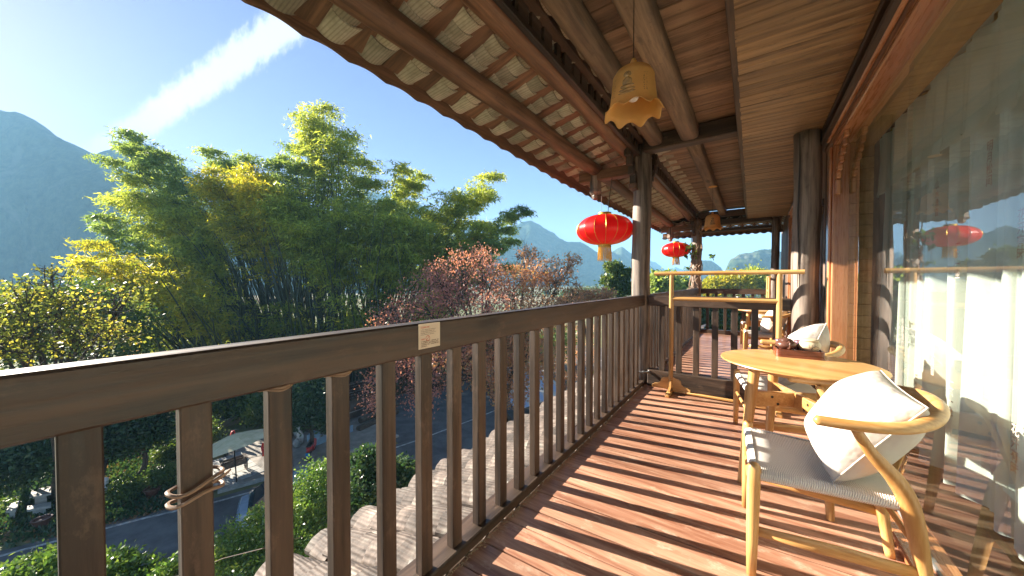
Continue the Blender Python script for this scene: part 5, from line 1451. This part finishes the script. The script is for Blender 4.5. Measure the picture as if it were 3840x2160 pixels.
# blue-striped market covering and a pale car
sp0 = G(1290, 960, 0); 
stt = thing('striped_awning', (sp0.x, sp0.y, GZ), label='blue and white striped sheet spread over a stall behind the maple', cat='awning')
for k in range(12):
    mb = MB(); 
    A0 = G(1345, 905, 1.6); B0 = G(1245, 932, 1.6); C0 = G(1420, 985, 1.0)
    u0, u1 = k/12, (k+1)/12
    def sf(u, v, u0=u0, u1=u1):
        w_ = u0+(u1-u0)*u; q = A0.lerp(C0, v)+(B0-A0)*w_; return (q.x, q.y, q.z+0.06*math.sin(v*9+w_*5))
    mb.grid(sf, 2, 10).build('stripe', 'bluestripe' if k % 2 else 'sackwhite', stt, world=True, fix=False)
def car(p, rz, label, mat):
    t = thing('parked_car', (p.x, p.y, GZ+0.03), rz, label=label, cat='car')
    st_ = [(-2.1, .55, .80, .35), (-2.0, .62, .92, .28), (-1.3, .66, .98, .25), (-0.6, .68, .98, .25), (0.8, .68, .95, .25), (1.5, .66, .86, .25), (2.0, .60, .74, .28), (2.15, .5, .62, .35)]
    mb = MB(); vs = []
    for x, hwd, zt, zb in st_:
        hwd *= 1.3; vs += [(x, -hwd*.96, zb), (x, -hwd, (zt+zb)/2+.05), (x, -hwd*.93, zt), (x, 0, zt+.04), (x, hwd*.93, zt), (x, hwd, (zt+zb)/2+.05), (x, hwd*.96, zb)]
    k = len(st_); fs = [(i*7+j, i*7+(j+1) % 7, (i+1)*7+(j+1) % 7, (i+1)*7+j) for i in range(k-1) for j in range(7)]+[tuple(range(7)), tuple((k-1)*7+j for j in range(7))]
    mb.add(vs, fs).build('body', mat, t, smooth=True)
    cb_ = [(-1.75, .66, .99), (-1.2, .58, 1.40), (-0.2, .60, 1.46), (0.35, .58, 1.40), (1.15, .66, .97)]
    vs = []
    for x, hwd, z in cb_: vs += [(x, -hwd*1.1-.08*(z < 1.1), .96), (x, -hwd, z), (x, hwd, z), (x, hwd*1.1+.08*(z < 1.1), .96)]
    MB().add(vs, [(i*4+j, i*4+j+1, (i+1)*4+j+1, (i+1)*4+j) for i in range(4) for j in range(3)]).build('cabin_glass', 'carglass', t, smooth=True)
    MB().box(-1.15, 0.3, -.56, .56, 1.42, 1.48, .03).build('roof', mat, t)
    for x in (-1.3, 1.35):
        for y in (-.80, .80): MB().tube([(x, y-.1, .32), (x, y+.1, .32)], .32, 18).build('wheel', 'blackmetal', t, smooth=True)
    for y in (-.6, .6): MB().box(2.02, 2.14, y-.18, y+.18, .55, .68, .02).build('headlight', 'bulb', t)
cpx = G(575, 1325, 0)
car(Vector((cpx.x+1.3, cpx.y+2.1, 0)), RANG, 'pale blue car on the road half hidden by the hedge', 'carpaint')
# coil hose crossing the leaves bottom left
p0_, p1_ = dep(470, 1445, 5.2), dep(660, 1380, 5.2)
top('overhead_wire', MB().tube([tuple(dep(300, 1475, 5.2)), tuple(p0_), tuple(dep(560, 1405, 5.2)), tuple(p1_), tuple(dep(760, 1350, 5.6))], 0.006, 5), 'wire', 'thin rusty wire crossing above the road between the near balusters', 'wire')

# ------------------------------------------------------------------ VEGETATION
def tube_np(mb, pts, r0, r1, n=6):
    k = len(pts); mb.tube(pts, [r0+(r1-r0)*i/(k-1) for i in range(k)], n, rough=0.05)
def bendpath(a, b_, sag, k=7, jit=0.0, r=rnd):
    a = Vector(a); b_ = Vector(b_); out = []
    side = Vector((r.uniform(-1, 1), r.uniform(-1, 1), 0))*jit
    for i in range(k):
        t_ = i/(k-1); q = a.lerp(b_, t_)+Vector((0, 0, 1))*sag*math.sin(PI*t_)+side*math.sin(PI*t_)
        out.append(q)
    return out
def tree(name, base, clusters, n, leafsize, mat, label, cat='tree', group=None, trunk_r=0.12, aspect=0.55, droop=0.2, sub=14, shell=0.55, trunkmat='trunkwood', split=None, twigs=0, seed=1, subr=0.22, wash=False):
    rs = np.random.RandomState(seed); r = random.Random(seed)
    base = Vector(base)
    t = thing(name, base, label=label, cat=cat, group=group)
    cen = sum((Vector(c[0])*c[2] for c in clusters), Vector())/sum(c[2] for c in clusters)
    zmin = min(c[0][2]-c[1][2]*0.6 for c in clusters)
    fork = base.lerp(Vector((cen.x, cen.y, zmin)), 0.75) if split is None else base.lerp(cen, split)
    mb = MB(); tube_np(mb, bendpath(base, fork, 0, 6, 0.15, r), trunk_r, trunk_r*0.7, 9)
    mb.build('trunk', trunkmat, t, world=True, smooth='all')
    if wash:
        MB().tube([base+(fork-base)*0.001, base+(fork-base).normalized()*1.1], [trunk_r*1.06, trunk_r*1.03], 12).build('painted_band', 'whitewash', t, world=True)
    br = MB()
    for c, rad, w in clusters:
        c = Vector(c)
        tube_np(br, bendpath(fork, c, 0.1*(c-fork).length*0.3, 7, 0.25, r), trunk_r*0.5, trunk_r*0.15, 6)
        for k in range(4+twigs):
            u = Vector((r.gauss(0, 1), r.gauss(0, 1), r.gauss(0.3, 0.8))).normalized()
            q = c+Vector((u.x*rad[0], u.y*rad[1], u.z*rad[2]))*0.95
            st_ = c.lerp(fork, r.uniform(0, 0.35))
            pth = bendpath(st_, q, 0.08*rad[0], 6, 0.15*rad[0], r); tube_np(br, pth, trunk_r*0.18, 0.006, 5)
            if twigs:
                for _ in range(3):
                    s2 = pth[r.randrange(2, 5)]; tube_np(br, bendpath(s2, s2+Vector((r.gauss(0, .4), r.gauss(0, .4), r.gauss(.15, .3)))*rad[0], 0, 4, .05, r), 0.012, 0.004, 4)
    br.build('branches', trunkmat, t, world=True, smooth='all')
    P = cloud(clusters, n, sub, rs, shell, subr)
    V = leaves(P, leafsize, aspect, droop, True, rs)-np.array(base)
    o = link('crown', npmesh('crown', V, 4, mat), t); o['kind'] = 'stuff'
    return t
SC = 1.0
def blob(px, py, t_, rx, rz=None, w=None, ry=None):
    """cluster centred on a pixel at camera depth t_; radii in pixels of the 2576 picture"""
    c = dep(px, py, t_); k = t_*1.4907/F
    rz = rz or rx; return ((c.x, c.y, c.z), (rx*k, (ry or rx)*k, rz*k), w or (rx*rz/1000.0))
# red maple and brownish companion
tree('maple_tree', Mp(1985, 860)*1.0, [blob(985, 800, 20, 60, 36), blob(1070, 770, 20, 90, 52), blob(1120, 720, 22, 80, 50), blob(1240, 700, 21, 60, 48), blob(1160, 740, 21, 75, 60), blob(1100, 690, 21, 40, 45), blob(1160, 660, 21, 45, 38), blob(1215, 650, 21.5, 40, 38), blob(1230, 770, 19, 70, 50), blob(1000, 880, 18, 60, 60), blob(960, 950, 18, 50, 45), blob(1080, 900, 18, 80, 60), blob(1180, 880, 18.5, 80, 60), blob(1060, 985, 17.5, 60, 40), blob(940, 1010, 18, 35, 30)], 15000, 0.14, 'redleaf', 'red-leaved maple spreading in front of the bamboo above the handrail', trunk_r=0.20, split=0.5, twigs=6, seed=3, sub=7, subr=0.26, shell=0.3)
tree('tallow_tree', Mp(1800, 930), [blob(1290, 720, 21, 60, 55), blob(1350, 690, 22, 50, 45), blob(1400, 700, 22, 50, 55), blob(1330, 640, 23, 35, 22), blob(1440, 660, 22.5, 26, 22), blob(1385, 780, 20, 90, 45), blob(1300, 830, 19, 80, 50), blob(1230, 900, 18, 70, 70), blob(1330, 900, 18, 80, 60), blob(1280, 980, 18, 60, 40), blob(1450, 740, 22, 30, 30)], 17000, 0.155, 'brownleaf', 'sparse brownish autumn tree beside the maple, its twigs against the blue hills', trunk_r=0.17, split=0.5, twigs=7, seed=5, sub=7, subr=0.16)
for k, (px, py, h, lb) in enumerate(((1300, 760, 200, 'bare slender tree with no leaves behind the autumn tree'), (365, 760, 150, 'bare dark-twigged tree behind the yellow bamboo'))):
    bs = gnd(px, 30+4*k); tp_ = dep(px+25-60*k, py-h*0.75, 30+4*k); mb = MB(); r = random.Random(60+k)
    tube_np(mb, bendpath(bs, tp_, 0, 9, .5, r), 0.12, 0.015, 6)
    for j in range(26):
        s2 = Vector(bs).lerp(tp_, 0.5+0.48*j/26); L = 3.2*(1-j/34)
        dv = Vector((r.gauss(0, 1), r.gauss(0, 1), 0)).normalized()*L*0.6+Vector((0, 0, L*0.7)); pth = bendpath(s2, s2+dv, -.1, 5, .2, r)
        tube_np(mb, pth, 0.03, 0.008, 4)
        for q in range(3): tube_np(mb, bendpath(pth[2+q % 3], pth[2+q % 3]+Vector((r.gauss(0, .5), r.gauss(0, .5), r.uniform(.3, .9))), 0, 4, .05, r), 0.012, 0.005, 3)
    top('bare_tree', mb, 'trunkwood', lb, 'tree')
# yellow-leaved tree on the left
tree('yellow_leaved_tree', gnd(120, 15), [blob(40, 740, 11, 60, 45), blob(130, 690, 12, 45, 26), blob(150, 760, 12, 90, 50), blob(60, 820, 10.5, 90, 50), blob(200, 800, 12, 70, 50), blob(200, 860, 12, 80, 40), blob(40, 880, 10.5, 70, 40), blob(290, 840, 13, 60, 50), blob(330, 740, 14, 40, 40), blob(-60, 800, 10, 90, 90)], 2900, 0.125, 'yellowleaf', 'yellow-leaved tree with thin dark branches at the left edge of the view', trunk_r=0.13, split=0.55, twigs=9, seed=8, sub=5, shell=0.3, subr=0.17, aspect=0.8)
tree('shrubby_tree', gnd(170, 19), [blob(60, 780, 18, 90, 50), blob(190, 740, 19, 80, 45), blob(240, 800, 19, 90, 60), blob(100, 870, 17, 110, 50), blob(330, 830, 20, 70, 60), blob(-40, 820, 17, 90, 90), blob(280, 900, 18, 80, 40)], 16000, 0.20, 'midleaf', 'dull green shrubby tree behind the yellow leaves at the left', trunk_r=0.14, seed=9, sub=12, twigs=3)
# dark trees in the garden below the handrail, left
def gtree(px, depth, zt, label, clusters, n=12000, mat='darkleaf', seed=20, tr=0.13, size=0.17, wash=False, base=None, **k):
    return tree('garden_tree', base if base else gnd(px, depth), clusters, n, size, mat, label, trunk_r=tr, seed=seed, sub=12, wash=wash, **k)
gtree(60, 18, 0, 'dark glossy-leaved garden tree beyond the first near baluster', [blob(30, 1080, 15, 90, 60), blob(90, 1140, 14.5, 80, 60), blob(0, 1190, 14, 70, 50), blob(60, 1010, 16, 90, 50), blob(-60, 1120, 14, 80, 90)], 16000, seed=21)
gtree(250, 17, 0, 'garden tree whose trunk has a white painted foot by the road', [blob(240, 1010, 16.5, 80, 50), blob(280, 1060, 16, 70, 55), blob(215, 1100, 15.5, 60, 50), blob(330, 1010, 17, 70, 50)], 15000, seed=22, wash=True, base=Lp(830, 860), tr=0.16)
gtree(350, 18, 0, 'slim-trunked dark garden tree between the first two balusters', [blob(350, 1060, 17, 60, 50), blob(390, 1020, 18, 60, 50), blob(310, 1110, 16.5, 45, 35), blob(400, 1090, 17, 35, 30)], 13000, seed=23, base=Lp(1140, 630), tr=0.13)
gtree(480, 24, 0, 'sunlit yellowish-green tree behind the parasol', [blob(540, 1000, 24, 60, 30), blob(600, 1000, 25, 70, 35), blob(650, 1020, 24, 50, 30), blob(470, 990, 25, 60, 30), blob(420, 960, 26, 60, 30)], 9000, 'midleaf', 24, size=0.24)
gtree(770, 19, 0, 'dense round-crowned dark tree at the corner of the hut', [blob(775, 985, 19.5, 50, 42), blob(800, 1010, 19, 48, 40), blob(760, 1040, 19, 40, 30), blob(820, 1060, 18.5, 28, 25)], 13000, 'darkleaf', 25, tr=0.14)
gtree(700, 23, 0, 'leafy green bush tree to the right behind the parasol', [blob(680, 1020, 22, 40, 32), blob(715, 1055, 21.5, 36, 30), blob(650, 1040, 22, 30, 24)], 8000, 'midleaf', 26)
# shrubs along the verge
def bush(px, py, d_, rx, rz, n, mat, label, seed, size=0.12, name='bush', group=None):
    c = dep(px, py, d_); k = d_*1.4907/F; rs = np.random.RandomState(seed)
    base = Vector((c.x, c.y, GZ if c.z-rz*k*1.2 < GZ+0.6 else GZ))
    t = thing(name, base, label=label, cat='bush', group=group)
    P = cloud([((c.x, c.y, c.z), (rx*k, rx*k*0.9, rz*k), 1)], n, 12, rs, 0.45, 0.25); P = P[P[:, 2] > GZ+0.02]
    o = link('foliage', npmesh('foliage', leaves(P, size, 0.55, 0.0, True, rs)-np.array(base), 4, mat), t); o['kind'] = 'stuff'
    st = MB(); r = random.Random(seed)
    for q in range(7): tube_np(st, bendpath(base+Vector((r.uniform(-.1, .1), r.uniform(-.1, .1), 0)), c+Vector((r.gauss(0, .4)*rx*k, r.gauss(0, .4)*rx*k, r.uniform(0, .5)*rz*k)), 0, 5, .1, r), 0.025, 0.006, 5)
    st.build('stems', 'trunkwood', t, world=True, smooth='all'); return t
bush(320, 1245, 15.6, 55, 35, 7000, 'midleaf', 'round green bush on the verge near the white-footed trunk', 31)
bush(415, 1205, 16.2, 28, 34, 5000, 'midleaf', 'upright bush beside the second near baluster', 32)
bush(45, 1290, 14.8, 60, 35, 7000, 'midleaf', 'low bush below the stone stool at the left', 33)
bush(120, 1235, 15.5, 50, 30, 5000, 'darkleaf', 'dark bush around the stone bench legs', 34)
bush(60, 1215, 16.5, 70, 30, 5000, 'darkleaf', 'dark low bush behind the stone stools', 35)
bush(430, 1130, 19, 35, 22, 4000, 'midleaf', 'small bush at the end of the low garden wall', 36)
bush(480, 1100, 20, 60, 40, 7000, 'midleaf', 'mid-green bush left of the parasol', 37)
# near foliage growing up beside the house
def near(px, py, d_, rx, rz, n, mat, label, seed, size, clusters=None):
    rs = np.random.RandomState(seed); cl = clusters or [blob(px, py, d_, rx, rz)]
    c = Vector(cl[0][0]); base = Vector((c.x, c.y, GZ)); t = thing('tall_shrub', base, label=label, cat='shrub')
    P = cloud(cl, n, 9, rs, 0.5, 0.14)
    V = leaves(P, size, 0.48, -0.25, True, rs)-np.array(base)
    o = link('foliage', npmesh('foliage', V, 4, mat), t); o['kind'] = 'stuff'
    st = MB(); r = random.Random(seed)
    for cc_, rr_, w in cl:
        for q in range(6):
            u = Vector((r.gauss(0, 1), r.gauss(0, 1), r.gauss(.4, .6))).normalized()
            tube_np(st, bendpath(base+Vector((r.uniform(-.2, .2), r.uniform(-.2, .2), 0)), Vector(cc_)+Vector((u.x*rr_[0], u.y*rr_[1], u.z*rr_[2]))*.8, 0, 6, .2, r), 0.03, 0.005, 5)
    st.build('stems', 'trunkwood', t, world=True, smooth='all')
near(0, 0, 0, 0, 0, 26000, 'camellia', 'bright green hedge-like shrub climbing beside the lower roof', 41, 0.075, [blob(800, 1230, 8.5, 60, 70), blob(770, 1300, 8, 60, 60), blob(700, 1330, 8, 60, 50), blob(620, 1360, 8, 80, 45), blob(570, 1400, 7.8, 70, 45), blob(790, 1370, 7.6, 50, 50), blob(680, 1420, 7.5, 90, 50), blob(850, 1180, 8.8, 30, 40), blob(650, 1295, 8.5, 22, 22)])
near(0, 0, 0, 0, 0, 11000, 'darkleaf', 'dark glossy shrub with pointed leaves between two balusters left of the tiles', 42, 0.11, [blob(930, 1180, 8, 45, 55), blob(920, 1250, 7.6, 55, 50), blob(1000, 1200, 8.4, 50, 45), blob(990, 1245, 8, 40, 35)])
near(0, 0, 0, 0, 0, 4200, 'camellia', 'sunlit leafy shrub top at the bottom left between balusters', 43, 0.085, [blob(80, 1440, 5.6, 75, 35), blob(150, 1430, 5.6, 50, 35)])
near(0, 0, 0, 0, 0, 4800, 'camellia', 'sunlit leafy shrub top between the first and second balusters', 44, 0.085, [blob(270, 1435, 5.8, 65, 38), blob(330, 1455, 5.8, 60, 30), blob(420, 1445, 5.8, 40, 30)])
# bamboo groves
leafP = 0.40
def bamboo(label, culms, seed, mat='bambooleaf', yellowtop=False, nleaf=2400, group='bamboo clumps beyond the road'):
    """culms: (base px, depth, top px, top py, spray radius px, count)"""
    rs = np.random.RandomState(seed); r = random.Random(seed)
    b0 = gnd(culms[0][0], culms[0][1]); t = thing('bamboo_clump', b0, label=label, cat='bamboo', group=group)
    VV = []
    for (bx, d_, tx, ty, rad, cnt) in culms:
        k = d_*1.4907/F; R = rad*k*0.80
        for c in range(cnt):
            base = gnd(bx+r.uniform(-22, 22), d_+r.uniform(-1, 1)); dt = d_+r.uniform(-2, 2)
            f_ = 1-0.22*(c/max(1, cnt-1))*(1 if cnt > 1 else 0)
            tip = dep(tx+r.gauss(0, 10)*(1+c*0.6), ty+(r.uniform(0, 40) if c else 0)*1.0+c*12, dt)
            ctl = Vector((base.x+(tip.x-base.x)*0.35, base.y+(tip.y-base.y)*0.35, base.z+(tip.z-base.z)*0.72))
            K = 14; pts = []
            for i in range(K):
                u = i/(K-1); pts.append(base*(1-u)**2+ctl*2*u*(1-u)+tip*u*u)
            hd_ = Vector((tip.x-base.x, tip.y-base.y, 0)); hd_ = hd_.normalized() if hd_.length > 0.5 else Vector((r.uniform(-1, 1), r.uniform(-1, 1), 0)).normalized()
            pts[-1] = pts[-2].lerp(tip, 0.95)+hd_*0.15; pts.append(pts[-1]+hd_*0.4-Vector((0, 0, 0.10))); pts.append(pts[-1]+hd_*0.35-Vector((0, 0, 0.55))); K = len(pts)
            m_ = MB(); m_.tube(pts, [0.075*(1-0.9*i/(K-1)) for i in range(K)], 5, cap=False); m_.build('culm', 'culm', t, world=True, smooth='all')
            for q in range(3):
                bb = base+Vector((r.gauss(0, 1.6), r.gauss(0, 1.0), 0)); tt_ = pts[9]+Vector((r.gauss(0, 2.2), r.gauss(0, 1.5), r.gauss(0, 1.5)))
                MB().tube([bb*(1-u_)**2+(bb.lerp(tt_, .4)+Vector((0, 0, (tt_.z-bb.z)*.25)))*2*u_*(1-u_)+tt_*u_*u_ for u_ in (0, .2, .4, .6, .8, 1)], [0.085, .08, .07, .06, .045, .02], 4, cap=False).build('culm', 'culm', t, world=True)
            n = int(nleaf*0.78); ns = 80
            uu = 0.47+0.53*rs.rand(ns)**0.85; iu = np.clip((uu*(K-1)).astype(int), 0, K-2); fr_ = uu*(K-1)-iu
            PP = np.array([tuple(p) for p in pts]); ctr = PP[iu]*(1-fr_)[:, None]+PP[iu+1]*fr_[:, None]
            prof = R*(0.18+1.0*np.sin(np.clip((uu-0.38)/0.62, 0, 1)*PI*0.92)**0.8)
            ang_ = rs.rand(ns)*2*PI; off = np.stack([np.cos(ang_), np.sin(ang_), -0.25+0.3*rs.rand(ns)], 1)*(prof*rs.uniform(0.25, 1.0, ns))[:, None]
            ctr = ctr+off
            idx = rs.randint(0, ns, n)
            od = off/np.maximum(np.linalg.norm(off, axis=1), 1e-3)[:, None]
            sp_ = rs.normal(size=(n, 3))*np.array([1, 1, 0.6])*(0.12*R)
            along_ = od[idx]*(rs.uniform(-0.9, 0.6, n)*0.5*R)[:, None]; along_[:, 2] -= np.abs(rs.normal(size=n))*0.10*R
            P = ctr[idx]+sp_*0.8+along_
            VV.append(leaves(P, leafP, 0.26, 0.5, False, rs, dirs=od[idx]*0.8))
    V = np.concatenate(VV)-np.array(b0)
    o = link('foliage', npmesh('foliage', V, 3, mat), t); o['kind'] = 'stuff'
bamboo('bamboo clump leaning far left with a dark arching top', [(670, 34, 325, 328, 48, 4), (690, 34, 420, 380, 50, 3), (660, 33, 300, 540, 44, 4)], 51, 'bamboodark')
bamboo('green bamboo clump leaning left below the dark arching top', [(660, 31, 360, 440, 60, 5), (650, 30, 430, 500, 62, 4), (640, 30, 480, 600, 60, 3)], 52)
bamboo('bamboo clump with the yellowest top left of centre', [(720, 31, 560, 420, 60, 5), (735, 30, 640, 415, 60, 5), (740, 30, 600, 520, 60, 3)], 53, 'bambooyellow', nleaf=1700)
bamboo('dark bamboo clump behind the yellow-topped one', [(760, 36, 560, 372, 45, 3), (780, 36, 735, 362, 48, 4), (740, 36, 650, 395, 50, 3), (770, 36, 700, 440, 60, 3)], 54, 'bamboodark')
bamboo('tallest bamboo clump rising above all the others', [(835, 34, 815, 268, 62, 4), (840, 34, 850, 330, 62, 3), (850, 33, 905, 400, 50, 3), (830, 33, 770, 330, 45, 2)], 55)
bamboo('broad bamboo clump in the middle of the grove', [(800, 30, 740, 470, 70, 5), (840, 30, 850, 500, 75, 5), (860, 30, 800, 560, 75, 4)], 56, nleaf=2200)
bamboo('bamboo clump with a lone feathery plume right of the tallest', [(930, 35, 1035, 415, 40, 4), (920, 34, 980, 500, 60, 4)], 57, 'bambooleaf')
bamboo('bamboo clump with yellow-green crown right of centre', [(930, 31, 960, 500, 65, 5), (950, 31, 1040, 520, 65, 5), (960, 30, 1000, 600, 70, 3)], 58, 'bambooleaf', nleaf=2200)
bamboo('bamboo clump leaning right with two tall plumes', [(990, 34, 1215, 432, 45, 5), (980, 34, 1140, 480, 52, 4), (1000, 33, 1180, 560, 55, 3)], 59, 'bambooleaf')
bamboo('rightmost bamboo clump ending in a drooping plume', [(1050, 35, 1298, 520, 36, 4), (1040, 34, 1240, 600, 50, 4), (1030, 33, 1130, 620, 60, 3)], 60, 'bamboodark')
bamboo('low yellow bamboo spreading to the left edge of the grove', [(560, 26, 240, 605, 45, 4), (570, 26, 330, 650, 50, 5), (570, 25, 420, 640, 55, 5), (580, 25, 480, 700, 55, 4)], 61, 'bambooyellow', nleaf=1100)
bamboo('green undergrowth bamboo filling the left foot of the grove', [(520, 28, 330, 760, 55, 4), (560, 28, 430, 760, 60, 4), (640, 28, 560, 740, 65, 4)], 62, 'bambooleaf', nleaf=900)
bamboo('dark low bamboo at the right foot of the grove', [(1000, 30, 1080, 700, 60, 4), (900, 30, 880, 740, 70, 4), (760, 30, 740, 760, 60, 4)], 63, 'bambooleaf', nleaf=800)
# understory behind the handrail
r = random.Random(77); ug = []
for px in range(420, 1420, 38):
    c = dep(px, 862+r.uniform(-16, 16), 36+r.uniform(-4, 4)); ug.append(((c.x, c.y, c.z), (2.0, 2.0, 1.5), 1))
P = cloud(ug, 36000, 12, NR, 0.4, 0.3); P = P[P[:, 2] > GZ]
uo = link('undergrowth', npmesh('undergrowth', leaves(P, 0.34, 0.5, 0.1, False), 3, 'midleaf')); uo['kind'] = 'stuff'
# right-hand distance
tree('camphor_tree', gnd(1562, 34), [blob(1545, 672, 34, 22, 14), blob(1570, 690, 34, 24, 14), blob(1535, 705, 34, 22, 14), blob(1575, 722, 34, 22, 16), blob(1548, 735, 34, 24, 14)], 9000, 0.26, 'midleaf', 'bright green tree between the red lantern and the post', trunk_r=0.16, seed=91, sub=16, subr=0.2)
tree('tallow_tree', gnd(1500, 27), [blob(1460, 745, 27, 34, 14), blob(1510, 742, 27, 34, 14), blob(1430, 765, 26, 36, 16)], 4200, 0.17, 'brownleaf', 'low brown-leaved tree just above the handrail under the large lantern', trunk_r=0.1, seed=92, twigs=3)
for i, (px, py, d_, rx, rz, mt_, lb) in enumerate(((1668, 715, 45, 32, 22, 'bamboodark', 'dark bamboo thicket just right of the lantern post'), (1700, 722, 50, 30, 18, 'bamboodark', 'dark bamboo thicket left of the vine post'), (1800, 722, 60, 34, 15, 'bambooyellow', 'pale bamboo thicket right of the vine post'), (1850, 712, 60, 34, 20, 'bambooyellow', 'bright yellow-green bamboo thicket below the round hill'), (1895, 705, 62, 30, 24, 'bambooleaf', 'tall pale bamboo thicket under the twin hills'), (1930, 718, 60, 26, 14, 'bambooleaf', 'bamboo thicket beside the far column'), (1960, 722, 60, 30, 16, 'bambooleaf', 'bamboo thicket behind the far clothes rack'))):
    bush(px, py, d_, rx, rz, 9000, mt_, lb, 100+i, 0.55, 'bamboo_thicket')
for i, (px, py, d_, rx, rz, lb) in enumerate(((1800, 800, 26, 60, 36, 'dense green bush seen through the end railing, left part'), (1900, 815, 25, 60, 40, 'dense green bush seen through the end railing, right part'), (1720, 790, 30, 50, 30, 'green bush seen between the far balusters'))):
    bush(px, py, d_, rx, rz, 9000, 'midleaf', lb, 120+i, 0.22)
# scattered far trees on the plain
far = []
for i in range(70):
    px = r.choice([r.uniform(1280, 1660), r.uniform(1400, 2000), r.uniform(100, 560)]); d_ = r.uniform(90, 330); c = gnd(px, d_); h = r.uniform(2.5, 5)
    far.append(((c.x, c.y, GZ+h*0.6), (h*1.3, h*1.3, h*0.7), 1))
P = cloud(far, 40000, 30, NR, 0.3, 0.3); P = P[P[:, 2] > GZ]
fo = link('far_trees', npmesh('far_trees', leaves(P, 1.0, 0.7, 0, False), 3, 'midleaf')); fo['kind'] = 'stuff'
# village houses
def house(px, d_, w, h, label, roofc='housewall'):
    c = gnd(px, d_); t = thing('village_house', c, YAW*0.3, label=label, cat='house')
    MB().box(-w/2, w/2, -4, 4, 0, h).build('wall', 'housewall', t)
    MB().box(-w/2-.3, w/2+.3, -4.3, 4.3, h, h+.35).build('roof', roofc, t)
    nW = int(w/3)
    for q in range(nW):
        for f in range(int(h/3)):
            MB().box(-w/2+1.2+3*q, -w/2+2.6+3*q, -4.05, -4.001, 1+3*f, 2.4+3*f).build('window', 'housewindow', t)
house(1785, 210, 26, 7.5, 'long white village building right of the vine post', 'housewall')
house(1885, 190, 12, 8, 'small white village house under the twin hills')
house(1922, 230, 14, 9, 'white village house beside the far column')
house(1838, 260, 18, 8, 'pale village building in the middle distance', 'steelblue')
house(1745, 300, 14, 7, 'tiny pale house left of the village')
# leaf litter and grass on the verge
P = []
for i in range(9000):
    q = Lp(NR.uniform(-100, 1400), NR.uniform(380, 1150)); P.append((q.x+NR.normal()*.3-0.3, q.y+NR.normal()*.3, GZ+0.02+abs(NR.normal())*.02))
P = np.array(P); P = P[::1]
edge = np.array([(p.x, p.y) for p in e]); ex = np.interp(P[:, 1], edge[:, 1], edge[:, 0]); P = P[P[:, 0] < ex-0.15]
lo = link('leaf_litter', npmesh('leaf_litter', leaves(P, 0.13, 0.7, 0, True, dirs=np.zeros((len(P), 3)), spread=1.0), 4, 'deadleaf')); lo['kind'] = 'stuff'
P = []
for i in range(16000):
    q = Lp(NR.uniform(-150, 1400), NR.uniform(300, 1150)); P.append((q.x+NR.normal()*.5-.4, q.y+NR.normal()*.5, GZ+0.02))
P = np.array(P); ex = np.interp(P[:, 1], edge[:, 1], edge[:, 0]); P = P[P[:, 0] < ex-0.25]
go = link('ground_cover', npmesh('ground_cover', leaves(P, 0.22, 0.35, -1.4, True), 4, 'darkleaf')); go['kind'] = 'stuff'
P = []
for i in range(15000):
    c = gnd(NR.uniform(300, 1500), NR.uniform(30, 75)); P.append((c.x, c.y, GZ))
fg = link('field_grass', npmesh('field_grass', leaves(np.array(P), 0.7, 0.25, -1.6, False), 3, 'brownleaf')); fg['kind'] = 'stuff'
